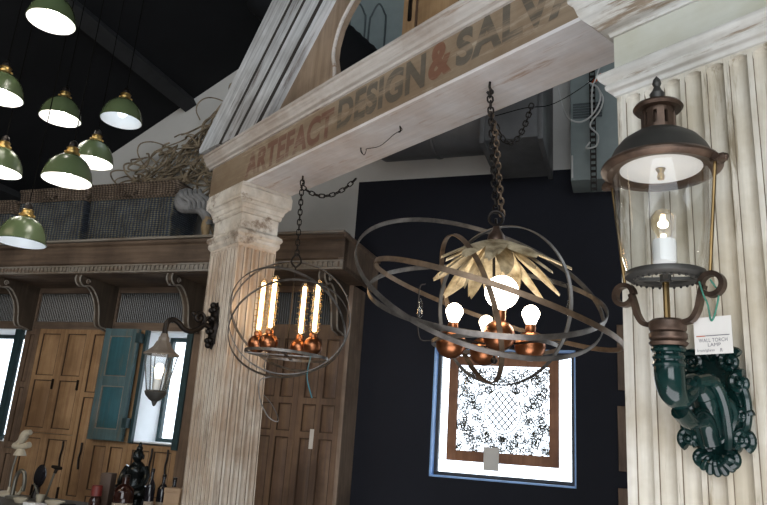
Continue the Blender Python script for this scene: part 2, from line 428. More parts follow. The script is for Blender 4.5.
# back wall: holes for three windows
W1 = (1.875, 3.045, 1.352, 2.412); W2 = (-.90, -.38, 1.44, 2.47); W3 = (-3.3, -2.385, 1.35, 2.47)
def wall_pieces(x0, x1, z0, z1, holes):
    out = []; xs = sorted({x0, x1, *[h[0] for h in holes], *[h[1] for h in holes]})
    for a, b in zip(xs, xs[1:]):
        hs = sorted([h for h in holes if h[0] <= a + 1e-6 and h[1] >= b - 1e-6], key=lambda h: h[2]); z = z0
        for h in hs: out.append((a, b, z, h[2])); z = h[3]
        out.append((a, b, z, z1))
    return out
mb = MB()
for a, b, c, d in wall_pieces(1.045, 5.2, 0, 3.99, [W1]): mb.box(a, b, WY, WY + .16, c, d)
mb.mi = 1
for a, b, c, d in wall_pieces(-6, 1.045, 0, 3.3, [W2, W3]): mb.box(a, b, WY, WY + .16, c, d)
def gable(mb, x0, x1, zb):
    n = 10
    for k in range(n):
        a = x0 + (x1 - x0) * k / n; b = x0 + (x1 - x0) * (k + 1) / n
        za = max(roof_z(a) if a < RIDGE else roof_z(2 * RIDGE - a), zb); zb2 = max(roof_z(b) if b < RIDGE else roof_z(2 * RIDGE - b), zb)
        mb.prism([(a, zb), (b, zb), (b, zb2), (a, za)], WY, WY + .16, 'y')
gable(mb, -4.07, 1.045, 3.3); gable(mb, 1.045, RIDGE, 3.99); gable(mb, RIDGE, 5.2, 3.99)
struct(mb, 'wall_back', [M['black_wall'], M['white_wall']], 'w')
# roof slopes run from the back wall towards the camera
mb = MB(); mb.prism([(-6, roof_z(-6)), (RIDGE, roof_z(RIDGE)), (RIDGE, roof_z(RIDGE) + .1), (-6, roof_z(-6) + .1)], WY + .16, -11, 'y')
struct(mb, 'ceiling', M['roof'], 'w')
mb = MB(); mb.prism([(RIDGE, roof_z(RIDGE)), (RIDGE + 6, roof_z(RIDGE - 6)), (RIDGE + 6, roof_z(RIDGE - 6) + .1), (RIDGE, roof_z(RIDGE) + .1)], WY + .16, -11, 'y')
struct(mb, 'ceiling.001', M['roof'], 'w')
# ceiling purlins following the slope
def purlin(s, drop, w):
    m = Matrix.Translation((s, 0, roof_z(s))) @ Matrix.Rotation(-math.atan(SLOPE), 4, 'Y')
    return MB().box(-w, w, -8, WY - .01, -drop, 0, m)
for k, (px, py) in enumerate([(188, 107), (75, 178)]):
    s, z = fhit('w', px, py, WY)
    if k: s = -2.95
    struct(purlin(s, .10, .075), 'trim_%d' % (k + 1), M['purlin'], 'w')
# the other sides of the shop
mb = MB(); mb.box(-7.5, -7.4, -4, 9, 0, 3.6); struct(mb, 'wall_left', M['room'])
mb = MB(); mb.box(5.6, 5.75, -4, 4.5, 0, 7.5); struct(mb, 'wall_right', M['room'])
mb = MB()
for a, b, c, d in wall_pieces(-7.5, 5.7, 0, 3.6, []): mb.box(a, b, -4.1, -4, c, d)
struct(mb, 'wall_front', M['room'])

def window(n, W, reveal, frame, y_glass, depth, fw=.035, bars=(), near=None):
    x0, x1, z0, z1 = W; y0 = WY if near is None else near; y1 = WY + depth
    mb = MB(); t = .012
    mb.box(x0, x0 + t, y0, y1, z0, z1); mb.box(x1 - t, x1, y0, y1, z0, z1)
    mb.box(x0, x1, y0, y1, z0, z0 + t); mb.box(x0, x1, y0, y1, z1 - t, z1)
    o = fobj(mb, 'w', 0, 0, 0, 'window_%d' % n, reveal); o['kind'] = 'structure'; ORG[o.name] = (0, 0, 0)
    mb = MB(); a, b, c, d = x0 + t, x1 - t, z0 + t, z1 - t
    mb.box(a, a + fw, y_glass - .025, y_glass + .025, c, d); mb.box(b - fw, b, y_glass - .025, y_glass + .025, c, d)
    mb.box(a + fw, b - fw, y_glass - .025, y_glass + .025, c, c + fw); mb.box(a + fw, b - fw, y_glass - .025, y_glass + .025, d - fw, d)
    for kind, p in bars:
        if kind == 'v': mb.box(p - .014, p + .014, y_glass - .018, y_glass + .018, c + fw, d - fw)
        else: mb.box(a + fw, b - fw, y_glass - .018, y_glass + .018, p - .014, p + .014)
    mb.build('window_frame', frame, o)
    MB().box(a + fw * .6, b - fw * .6, y_glass - .003, y_glass + .003, c + fw * .6, d - fw * .6).build('pane', M['pane'], o)
    return o
window(1, W1, M['blue_reveal'], M['dark_frame'], WY + .13, .165, .028)
window(2, W2, M['white_reveal'], M['teal_d'], WY + .10, .165, .035, near=.57)
window(3, W3, M['white_reveal'], M['teal_d'], WY + .10, .165, .04, bars=[('v', -2.85)], near=.57)

# ================================================================== WALL CABINET (runs along the back wall)
BY = .55                                # face of the panelling
SH0, SH1 = -4.3, 1.31
t = fthing('w', -1.5, 0, 2.9, 'cornice_shelf', 'long brown timber cornice shelf with a dentil strip on carved brackets', 'shelf')
mb = MB()
mb.prism([(0, 3.2), (-.015, 3.19), (-.015, 3.165), (.01, 3.15), (.012, 3.0), (.03, 2.985), (.03, 2.90), (.06, 2.895), (BY + .02, 2.895), (BY + .02, 2.93), (.09, 2.94), (.09, 3.165), (BY + .28, 3.165), (BY + .28, 3.2)], SH0, SH1 - .0)
mb.build('cornice_board', M['brown_x'], t)
mb = MB()                               # return along the right end
mb.box(SH1 - .05, SH1, .012, WY - .005, 2.9, 3.165); mb.bbox(SH1 - .06, SH1 + .015, -.012, WY - .005, 3.165, 3.203, .004)
mb.build('cornice_return', M['end_wood'], t)
MB().bbox(SH0, SH1, -.03, .12, 3.2, 3.222, .005).build('shelf_edge', M['shelf_top'], t)
mb = MB(); mb.box(SH0, SH1, .024, .034, 2.905, 2.978)
k = SH0
while k < SH1 - .03: mb.box(k, k + .026, .008, .03, 2.925, 2.965); k += .045
mb.box(SH0, SH1, .004, .034, 2.966, 2.98); mb.box(SH0, SH1, .004, .034, 2.905, 2.92)
mb.build('dentil_strip', M['shelf_top'], t)
def corbel_profile():
    # y (0 = front), z
    return smooth([(.03, 2.895), (.02, 2.86), (.035, 2.825), (.08, 2.80), (.13, 2.815), (.17, 2.815), (.22, 2.79), (.27, 2.74), (.31, 2.68), (.335, 2.6), (.35, 2.52), (.38, 2.475), (.44, 2.465), (.5, 2.45)], 4)
for s in (-2.33, -1.33, -.33, 1.13):
    pr = [(p.x, p.y) for p in [Vector((a.x, a.y, 0)) for a in [Vector((q[0], q[1], 0)) for q in corbel_profile()]]]
    pr = pr + [(BY, 2.45), (BY, 2.895)]
    mb = MB(); mb.prism(pr, s - .028, s + .028)
    mb.mi = 1
    mb.tube([(s - .026, a, b) for a, b in pr[:-2]], .008, 6); mb.tube([(s + .026, a, b) for a, b in pr[:-2]], .008, 6)
    mb.tube(spiral((s + .03, .12, 2.85), .028, .004, 1.4, 0, 22, ((0, 1, 0), (0, 0, 1))), .006, 6)
    mb.build('corbel', [M['corbel'], M['shelf_top']], t)

def panel_door(mb, x0, x1, z0, z1, cols, rows, y=BY, th=.04, st=.055, out=-1):
    """framed door: stiles and rails proud, bevelled raised fields set back; rows are height fractions"""
    w = (x1 - x0 - st * (cols + 1)) / cols; tot = sum(rows); H = z1 - z0 - st * (len(rows) + 1)
    mb.box(x0, x1, y + .018, y + th, z0, z1)
    zs = [z0 + st]; 
    for r in rows: zs.append(zs[-1] + H * r / tot + st)
    for c in range(cols + 1): mb.box(x0 + c * (w + st), x0 + c * (w + st) + st, y, y + .02, z0, z1)
    for k in range(len(rows) + 1):
        zz = z0 if k == 0 else zs[k] - st
        for c in range(cols): mb.box(x0 + st + c * (w + st), x0 + (c + 1) * (w + st), y + .001, y + .02, zz, zz + st)
    for c in range(cols):
        for k in range(len(rows)):
            a = x0 + st + c * (w + st); b = a + w; c0 = zs[k]; d = zs[k + 1] - st; e = min(.022, w * .2)
            v = [mb.bm.verts.new(p) for p in ((a, y + .0195, c0), (b, y + .0195, c0), (b, y + .0195, d), (a, y + .0195, d),
                 (a + e, y + .006, c0 + e), (b - e, y + .006, c0 + e), (b - e, y + .006, d - e), (a + e, y + .006, d - e))]
            for q in ((0, 1, 5, 4), (1, 2, 6, 5), (2, 3, 7, 6), (3, 0, 4, 7), (4, 5, 6, 7)): mb.face([v[i] for i in q])
            mb.mi = 1  # dark strips painted as the shade line round each field
            mb.box(a, a + .008, y + .004, y + .02, c0, d); mb.box(b - .008, b, y + .004, y + .02, c0, d)
            mb.box(a, b, y + .004, y + .02, c0, c0 + .008); mb.box(a, b, y + .004, y + .02, d - .008, d); mb.mi = 0
    return mb
cb = fthing('w', -1.4, BY, 0, 'wall_panelling', 'golden pine wall panelling with tall doors below a row of ribbed glass', 'panelling')
mb = MB()                               # rails and posts of the row of glass
for a, b, c, d in ((SH0, .355, 2.84, 2.895), (SH0, .355, 2.47, 2.545)): mb.box(a, b, BY, BY + .05, c, d)
for s in (-3.3, -2.33, -1.33, -.33, .30): mb.box(s - .06, s + .05, BY - .004, BY + .05, 2.47, 2.895)
mb.build('glazing_frame', M['brown_x'], cb)
for a, b in ((-4.2, -3.36), (-3.25, -2.39), (-2.28, -1.39), (-1.28, -.39), (-.28, .24)):
    MB().box(a, b, BY + .02, BY + .03, 2.545, 2.84).build('glass_panel', M['ribbed'] if 'ribbed' in M else M.setdefault('ribbed', ribbed('ribbed glass', (.04, .044, .045))), cb)
mb = MB(); panel_door(mb, -2.375, -2.20, 1.30, 2.47, 1, (1.1, 1)); mb.build('side_panel', [M['brown_z'], M['bead']], cb)
HOLEZ = 1.44
for a, b, rows, z0, z1, mt, nm in ((-2.195, -1.878, (1.1, 1), 1.46, 2.47, 'pine', 'door'), (-1.875, -1.555, (1.1, 1), 1.46, 2.47, 'pine', 'door'),
                           (-2.195, -1.878, (1,), .5, 1.455, 'pine', 'door'), (-1.875, -1.555, (1,), .5, 1.455, 'pine', 'door'),
                           (-1.55, -1.335, (1.3, 1.6, 1.0), .1, 2.47, 'pine', 'pilaster_panel'),
                           (-1.335, -.90, (1, 1.6), 1.44, 2.47, 'pine', 'backing_panel')):
    d = panel_door(MB(), a, b, z0, z1, 1, rows, st=.045).build(nm, [M[mt], M['bead']], cb)
    if nm == 'door':
        MB().bbox(b - .045 if a > -1.9 else b - .03, b - .03 if a > -1.9 else b - .015, BY - .02, BY, (z0 + z1) / 2 - .09, (z0 + z1) / 2 + .01, .003).build('latch', M['iron'], d)
panel_door(MB(), -1.335, -.90, .1, 1.435, 2, (2, 1), st=.05).build('lower_panel', [M['pine'], M['bead']], cb)
panel_door(MB(), -.895, -.37, .1, 1.425, 2, (2, 1), st=.05).build('lower_panel', [M['pine'], M['bead']], cb)
MB().box(-.38, .36, BY, BY + .05, 0, 2.47).build('backing_board', M['brown_z'], cb)
panel_door(MB(), -2.375, -2.20, .1, 1.295, 1, (2, 1), st=.05).build('lower_panel', [M['brown_z'], M['bead']], cb)
mb = MB()                               # frame of the small window
mb.box(-.895, -.86, BY - .02, BY + .02, 1.43, 2.47); mb.box(-.42, -.36, BY - .02, BY + .02, 1.40, 2.47)
mb.build('window_casing', M['teal_d'], cb)
panel_door(MB(), -3.3, -2.38, .1, 1.35, 2, (2, 1), st=.05).build('lower_panel', [M['brown_z'], M['bead']], cb)
for s in (-1.63, -1.41, -.62, -.45):
    MB().tube(smooth([(s, BY - .012, 1.40), (s + .004, BY - .014, 1.33), (s - .006, BY - .014, 1.25), (s + .004, BY - .012, 1.16)], 5), .009, 7).build('strap_hinge', M['iron'], cb)

dc = fthing('w', .78, BY, 0, 'panelled_cupboard', 'dark brown panelled cupboard behind the small caged lamp, right of the pillar', 'cupboard')
panel_door(MB(), .36, .765, .1, 2.47, 2, (1.1, .5, 1.3, .5, 1.1), st=.05).build('door', [M['dark_wood'], M['bead']], dc)
panel_door(MB(), .768, 1.165, .1, 2.47, 2, (1.1, .5, 1.3, .5, 1.1), st=.05).build('door', [M['dark_wood'], M['bead']], dc)
mb = MB(); mb.bbox(1.165, 1.20, BY - .006, BY + .05, 0, 2.895, .004); mb.box(1.16, 1.2, BY + .04, WY - .004, 0, 2.895); mb.build('end_panel', M['end_wood'], dc)
mb = MB()
for q in ((.36, 1.165, 2.84, 2.895), (.36, 1.165, 2.47, 2.545), (.36, .46, 2.545, 2.84), (1.07, 1.165, 2.545, 2.84)): mb.box(q[0], q[1], BY, BY + .05, q[2], q[3])
mb.build('glazing_frame', M['dark_wood'], dc); MB().box(.45, 1.08, BY + .02, BY + .03, 2.54, 2.845).build('glass_panel', M['ribbed'], dc)
s, z = fhit('w', 311, 439, BY - .01)
o = fobj(MB().box(s - .018, s + .018, BY - .006, BY - .002, z - .08, z + .08), 'w', s, BY - .004, z, 'price_tag', M['paper']); tag(o, 'narrow white paper tag on the dark panelled cupboard door', 'tag')

# blue green shutter folded open over the panelling
t = fthing('w', -1.17, BY - .08, 1.44, 'window_shutter', 'teal painted two panel shutter folded open left of the bright narrow window', 'shutter')
x0, x1 = -1.30, -.915
mb = MB(); y = BY - .085
mb.box(x0, x1, y + .015, y + .035, 1.44, 2.47)
for a, b, c, d in ((x0, x0 + .065, 1.44, 2.47), (x1 - .065, x1, 1.44, 2.47), (x0 + .065, x1 - .065, 1.44, 1.54), (x0 + .065, x1 - .065, 1.93, 2.02), (x0 + .065, x1 - .065, 2.40, 2.47)):
    mb.bbox(a, b, y - .005, y + .02, c, d, .003)
mb.build('shutter_frame', M['teal_f'], t)
for c, d in ((1.54, 1.93), (2.02, 2.40)):
    mb = MB(); a, b = x0 + .065, x1 - .065; e = .03
    v = [mb.bm.verts.new(p) for p in ((a, y + .014, c), (b, y + .014, c), (b, y + .014, d), (a, y + .014, d), (a + e, y + .002, c + e), (b - e, y + .002, c + e), (b - e, y + .002, d - e), (a + e, y + .002, d - e))]
    for q in ((0, 1, 5, 4), (1, 2, 6, 5), (2, 3, 7, 6), (3, 0, 4, 7), (4, 5, 6, 7)): mb.face([v[i] for i in q])
    p = mb.build('shutter_panel', M['teal'], t)
    mb = MB()
    for q in ((a, a + .008, c, d), (b - .008, b, c, d), (a, b, c, c + .008), (a, b, d - .008, d)): mb.box(q[0], q[1], y - .002, y + .014, q[2], q[3])
    mb.build('bead', M['shelf_top'], p)
for z in (1.56, 2.34): MB().bbox(x1 - .02, x1 + .03, y - .008, y + .05, z, z + .09, .003).build('hinge', M['teal_d'], t)
mb = MB(); mb.bbox(-2.49, -2.42, BY - .03, BY + .03, 1.36, 2.46, .004); mb.build('casing_post', M['teal_d'], cb)

# ------------------------------------------------------------------ baskets, vines, carving on the shelf
def basket(s0, s1, z0, z1, y0, y1, label, rimh):
    t = fthing('w', (s0 + s1) / 2, (y0 + y1) / 2, z0, 'wicker_basket', label, 'basket', 'wicker hampers on the shelf')
    def shell(sa, sb, za, zb, ya, yb, fl, th):
        mb = MB(); N = 10
        def ring(f, z, inn):
            e = fl * f - inn; pts = []
            a, b, c, d = sa - e, sb + e, ya - e, yb + e; r = .04
            for (cx, cy, a0) in ((b - r, c + r, -PI / 2), (b - r, d - r, 0), (a + r, d - r, PI / 2), (a + r, c + r, PI)):
                for k in range(5): an = a0 + PI / 2 * k / 4; pts.append((cx + r * math.cos(an), cy + r * math.sin(an), z))
            return [mb.bm.verts.new(p) for p in pts]
        rows = [ring(k / N, za + (zb - za) * k / N, 0) for k in range(N + 1)] + [ring(1, zb, th)] + [ring(k / N, max(za + (zb - za) * k / N, za + th), th) for k in range(N, -1, -1)]
        for A, B in zip(rows, rows[1:]):
            for k in range(len(A)): mb.face([A[k], A[(k + 1) % len(A)], B[(k + 1) % len(A)], B[k]])
        mb.face(rows[0][::-1]); mb.face(rows[-1]); return mb, ring
    mb, _ = shell(s0, s1, z0, z1 - rimh, y0, y1, .02, .015); mb.build('body', M['wick_blue'], t)
    mb, _ = shell(s0 - .02, s1 + .02, z1 - rimh, z1, y0 - .02, y1 + .02, .012, .02)
    for zz in (z1 - rimh, z1):
        pts = []
        e = .034; a, b, c, d, r = s0 - e, s1 + e, y0 - e, y1 + e, .05
        for (cx, cy, a0) in ((b - r, c + r, -PI / 2), (b - r, d - r, 0), (a + r, d - r, PI / 2), (a + r, c + r, PI)):
            for k in range(5): an = a0 + PI / 2 * k / 4; pts.append((cx + r * math.cos(an), cy + r * math.sin(an), zz))
        mb.tube(pts, .014, 8, closed=True)
    mb.build('rim', M['wick_brown'], t)
    mb = MB(); c = (s0 + s1) / 2
    mb.tube(smooth([(c - .07, y0 - .035, z1 - rimh * .5), (c - .05, y0 - .06, z1 - rimh * .9), (c + .05, y0 - .06, z1 - rimh * .9), (c + .07, y0 - .035, z1 - rimh * .5)], 5), .011, 6)
    mb.build('handle', M['wick_brown'], t)
ZS = 3.2225
def sx(px, py, y): return fhit('w', px, py, y)[0]
basket(sx(86, 235, .16), sx(168, 235, .16), ZS, fhit('w', 120, 186, .16)[1], .16, .55, 'large blue grey wicker basket with brown rim, nearest the fluted pillar', .14)
basket(sx(14, 238, .16), sx(78, 236, .16), ZS, fhit('w', 50, 191, .16)[1], .16, .55, 'middle wicker basket on the shelf, behind the lowest green lamp', .12)
basket(sx(-62, 238, .16), sx(7, 238, .16), ZS, fhit('w', 4, 203, .16)[1], .16, .55, 'wicker basket cut off by the left edge of the photo', .12)

mb = MB(); random.seed(21)
def vz(x): return 3.80, max(3.95, min(roof_z(x) - .32, 4.15 + (x + 1.75) * .62))
for k in range(90):
    f = random.random() ** .75; x = -1.7 + 1.5 * f; lo, hi = vz(x); z0 = random.uniform(lo + .05, hi); R = random.uniform(.08, .30) * (.6 + .5 * f)
    a0 = random.uniform(0, 6.28); y0 = random.uniform(.66, .80); sq = random.uniform(.4, 1); tl = random.uniform(-.6, .9); span = random.uniform(3, 6)
    mb.tube(smooth([(x + R * math.cos(a0 + q * span / 8) * 1.2, min(.835, y0 + .035 * math.sin(q * 1.3 + k)), max(3.6, z0 + R * sq * math.sin(a0 + q * span / 8) + tl * R * math.cos(a0 + q * span / 8))) for q in range(9)], 4), random.uniform(.006, .013), 5)
for k in range(16):
    x = random.uniform(-1.7, -1.1); L = random.uniform(.4, .9); z = random.uniform(3.85, 4.0)
    mb.tube(smooth([(x, .72, z), (x + L * .3, .68, z + random.uniform(.02, .12)), (x + L * .7, .74, z + random.uniform(.1, .3)), (x + L, .78, min(vz(x + L)[1], z + random.uniform(.2, .6)))], 5), random.uniform(.006, .012), 5)
for x in (-1.5, -1.2, -.8, -.45, -.2): mb.tube(smooth([(x, .74, ZS), (x + .05, .75, 3.4), (x - .03, .74, 3.62), (x + .1, .72, 3.95)], 5), .014, 6)
o = fobj(mb, 'w', -.9, .72, ZS, 'vine_bundle', M['rope']); tag(o, 'tangled bundle of dried brown vines standing behind the baskets against the white wall', 'vines')

t = fthing('w', -.2, .1, ZS, 'carved_scroll', 'weathered grey carved scroll ornament at the shelf end beside the pillar capital', 'carving')
cx, cz = fhit('w', 190, 203, .1)
mb = MB()
path = smooth([(cx + .22, .12, cz - .22), (cx + .17, .12, cz - .12), (cx + .10, .12, cz - .05), (cx, .12, cz - .035), (cx - .09, .12, cz - .02), (cx - .12, .12, cz + .05), (cx - .07, .12, cz + .10), (cx - .01, .12, cz + .07), (cx - .03, .12, cz + .03)], 6)
mb.tube(path, [.036 + .026 * math.sin(PI * k / (len(path) - 1)) for k in range(len(path))], 10)
for a in range(5):
    mb.tube(smooth([(cx - .08 + .05 * a, .05, cz + .10), (cx - .05 + .05 * a, .03, cz + .05), (cx + .02 + .05 * a, .05, cz - .0), (cx + .03 + .05 * a, .07, cz - .07)], 5), .02, 7)
mb.sphere((cx + .06, .13, cz + .05), .07, 14, 8, (1.7, .8, .55))
mb.build('scroll', M['carved'], t)
mb = MB(); mb.tube([(cx + .2, .12, ZS), (cx + .2, .12, ZS + .05), (cx + .19, .12, ZS + .12), (cx + .2, .12, cz - .14)], [.05, .035, .045, .04], 10); mb.build('foot', M['tan'], t)

# ================================================================== BEAM WITH LETTERING
BZ = 3.195
t = fthing('b', -.1, 0, BZ, 'lettered_beam', 'long whitewashed timber beam with ARTEFACT DESIGN & SALVAGE lettering across its face', 'beam')
XL, XR = -1.82, 1.75
mb = MB(); mb.prism([(0, BZ + .004), (.03, BZ + .004), (.03, 3.50), (0, 3.50)], XL, XR); mb.build('fascia', M['fascia'], t)
mb = MB(); mb.prism([(-.004, BZ), (.335, BZ), (.335, BZ + .03), (-.004, BZ + .018)], XL + .002, XR); mb.box(XL + .01, XR, .30, .335, BZ + .03, 3.50); mb.build('soffit', M['soffit'], t)
mb = MB()
pr = [(0, 3.452)] + [(p.x, p.y) for p in smooth([(-.012, 3.455), (-.016, 3.470), (-.034, 3.476), (-.042, 3.495), (-.056, 3.512), (-.06, 3.53), (-.07, 3.535), (-.07, 3.552)], 3)] + [(.34, 3.555), (.34, 3.50), (0, 3.50)]
mb.prism(pr, XL - .05, XR); mb.build('top_moulding', M['white_x'], t)
def word(body, s0, s1, z0, h, mat):
    letters(body, s1 - s0, h, mat, 'lettering', t, Matrix.Translation((s0, -.0025, z0)), .042)
word('ARTEFACT', -1.29, -.285, 3.232, .185, M['ltr_red'])
word('DESIGN', -.245, .47, 3.250, .190, M['ltr_grey'])
word('&', .492, .652, 3.262, .188, M['ltr_amp'])
word('SALVAGE', .675, 1.655, 3.262, .190, M['ltr_grey'])

# raking cornice (one side of the broken pediment) and its board
t = fthing('b', -1.3, 0, 3.555, 'raking_cornice', 'thick grey-white moulded raking cornice rising steeply from the beam end', 'moulding')
ang = math.radians(44.5)
D = .10
base = Vector((-1.868, 0, 3.619))
# section: q = perpendicular drop below the upper edge, y (toward the viewer is negative)
sec = [(0, -D), (.03, -D - .012), (.055, -D - .002), (.225, -D + .006), (.24, -D + .012), (.243, -D + .05), (.257, -D + .05), (.260, -D + .02), (.33, -D + .028), (.365, -D + .036),
       (.368, -D + .06), (.380, -D + .06), (.384, -D + .045), (.46, -D + .058), (.515, -D + .066), (.52, -D + .1), (.57, -D + .1), (.576, -D + .06), (.60, -D + .07), (.615, .03), (0, .06)]
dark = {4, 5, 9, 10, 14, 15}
u = Vector((math.cos(ang), 0, math.sin(ang))); q_ = Vector((math.sin(ang), 0, -math.cos(ang)))
mb = MB()
A = [mb.bm.verts.new(base - u * .6 + q_ * a + Vector((0, b, 0))) for a, b in sec]
B = [mb.bm.verts.new(base + u * 2.2 + q_ * a + Vector((0, b, 0))) for a, b in sec]
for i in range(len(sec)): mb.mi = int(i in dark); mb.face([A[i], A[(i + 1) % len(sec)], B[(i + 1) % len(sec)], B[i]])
mb.mi = 0; mb.face(A[::-1]); mb.face(B)
bmesh.ops.recalc_face_normals(mb.bm, faces=mb.bm.faces)
mb.clip((0, 0, 3.556), (0, 0, -1)); mb.clip(base + Vector((-.012, 0, 0)), (-1, 0, -.3))
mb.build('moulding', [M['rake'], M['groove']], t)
tym = [(-1.1, 3.556), (-.335, 3.556), (-.352, 3.70), (-.376, 3.78), (-.372, 3.86), (-.34, 3.96), (-.28, 4.04), (-.2, 4.11), (-.1, 4.17), (.05, 4.22), (.2, 4.24), (.1, 5.0)]
mb = MB(); mb.prism([(a, b) for a, b in tym], .02, .06, 'y'); mb.build('pediment_board', M['tympanum'], t)
mb = MB(); mb.tube(smooth([(a, .014, b) for a, b in tym[1:11]], 4), .012, 6); mb.build('edge_bead', M['white_x'], t)

# ochre door leaf standing on the beam
t = fthing('b', .5, .15, 3.556, 'door_leaf', 'ochre pine panelled door leaf standing on top of the lettered beam', 'door')
panel_door(MB(), .075, 1.05, 3.556, 5.0, 2, (1, 1), y=.16, th=.05, st=.1).build('door_panel', [M['ochre'], M['bead']], t)
MB().bbox(.13, .15, .145, .16, 3.85, 3.99, .003).build('hinge', M['iron'], t)

# wire left hooked under the beam
a = fpoint('b', *[0] * 3)
def soff(px, py):
    d = ray(px, py); k = (BZ - EYE) / d.z; return Vector((d.x * k, d.y * k, BZ))
p0, p1 = soff(363, 148), soff(400, 126)
mb = MB(); dn = Vector((0, 0, -1))
mb.tube(smooth([p0 + Vector((-.015, 0, 0)), p0 + dn * .035, p0 + Vector((.012, .0, -.04)), p0 + Vector((.02, 0, -.012)), p0.lerp(p1, .12) + dn * .02, p0.lerp(p1, .5) + dn * .05, p0.lerp(p1, .85) + dn * .03, p1 + dn * .03, p1 + Vector((.012, 0, -.02)), p1], 5), .0022, 6)
mb.tube(smooth([p0 + Vector((-.012, 0, 0)), p0 + Vector((-.01, 0, -.02)), p0 + Vector((.0, 0, -.035))], 4), .004, 6)
mb.tube(smooth([p1, p1 + Vector((.004, 0, -.03)), p1 + Vector((-.008, 0, -.035))], 4), .004, 6)
o = mb.build('hooked_wire', M['iron']); tag(o, 'thin wire slung between two hooks under the lettered beam', 'wire')

# ================================================================== FLUTED SUPPORTS
def fluted(mb, x0, x1, z0, z1, n, dep, fw, ztop, first=None, pitch=None, zbot=None, place=lambda x, y, z: (x, y, z)):
    """a flat face with n round-topped hollows cut in it (y grows into the wood)"""
    pitch = pitch or (x1 - x0) / n; first = first if first is not None else x0 + pitch / 2
    xs = {x0, x1}
    for k in range(n):
        c = first + k * pitch
        for j in range(-7, 8): 
            v = c + fw * math.sin(PI / 2 * j / 7)
            if x0 < v < x1: xs.add(round(v, 5))
    xs = sorted(xs)
    zs = [z0] + [z0 + (ztop - fw - z0) * k / 8 for k in range(1, 9)] + [ztop - fw + fw * math.sin(PI / 2 * j / 8) for j in range(1, 9)] + [z1]
    zs = sorted(set(round(z, 5) for z in zs))
    def d(x, z):
        k = round((x - first) / pitch)
        if not 0 <= k < n: return 0
        u = (x - (first + k * pitch)) / fw; v = max(0, (z - (ztop - fw)) / fw); r = u * u + v * v
        return dep * math.sqrt(1 - r) if r < 1 else 0
    G = [[mb.bm.verts.new(place(x, d(x, z), z)) for x in xs] for z in zs]
    for A, B in zip(G, G[1:]):
        for i in range(len(A) - 1):
            x = (xs[i] + xs[i + 1]) / 2; k = round((x - first) / pitch); u = (x - (first + k * pitch)) / fw; zz = zs[G.index(A)]
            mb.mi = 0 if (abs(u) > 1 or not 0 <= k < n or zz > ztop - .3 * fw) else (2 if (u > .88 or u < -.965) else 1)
            mb.face([A[i], A[i + 1], B[i + 1], B[i]])
    mb.mi = 0; return mb
# left pillar, slightly out of plumb
t = fthing('b', -1.46, .14, 0, 'fluted_pillar', 'free-standing whitewashed fluted pillar carrying the left end of the beam', 'pillar')
PX0, PX1, PD = -1.665, -1.262, .285
mb = MB()
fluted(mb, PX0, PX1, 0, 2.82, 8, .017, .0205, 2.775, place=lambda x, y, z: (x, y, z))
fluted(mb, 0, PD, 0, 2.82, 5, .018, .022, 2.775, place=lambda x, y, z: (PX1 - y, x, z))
v = [mb.bm.verts.new(p) for p in ((PX0, 0, 0), (PX0, PD, 0), (PX1, PD, 0), (PX0, 0, 2.82), (PX0, PD, 2.82), (PX1, PD, 2.82))]
mb.face([v[0], v[3], v[4], v[1]]); mb.face([v[1], v[4], v[5], v[2]])
for vv in mb.bm.verts: vv.co.x += (2.8 - vv.co.z) * .05
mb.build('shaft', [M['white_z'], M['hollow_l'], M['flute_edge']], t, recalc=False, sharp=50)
mb = MB()
def collar(z0, z1, e0, e1):
    a, b, c, d = PX0, PX1, 0, PD
    lo = [(a - e0, c - e0), (b + e0, c - e0), (b + e0, d + e0), (a - e0, d + e0)]; hi = [(a - e1, c - e1), (b + e1, c - e1), (b + e1, d + e1), (a - e1, d + e1)]
    A = [mb.bm.verts.new((x, y, z0)) for x, y in lo]; B = [mb.bm.verts.new((x, y, z1)) for x, y in hi]
    for i in range(4): mb.face([A[i], A[(i + 1) % 4], B[(i + 1) % 4], B[i]])
    mb.face(A[::-1]); mb.face(B)
for z0, z1, e0, e1 in ((2.79, 2.81, .004, .018), (2.81, 2.835, .018, .018), (2.835, 2.855, .014, .03), (2.855, 2.88, .03, .024), (2.88, 2.895, .02, .0), (2.895, 3.0, -.002, -.002),
                       (3.0, 3.012, .006, .012), (3.012, 3.03, .012, .012), (3.03, 3.06, .016, .026), (3.06, 3.085, .026, .044), (3.085, 3.10, .05, .055), (3.10, 3.165, .055, .055), (3.165, 3.194, .05, .045)):
    collar(z0, z1, e0, e1)
mb.build('capital', M['capital'], t, bevel=.003)
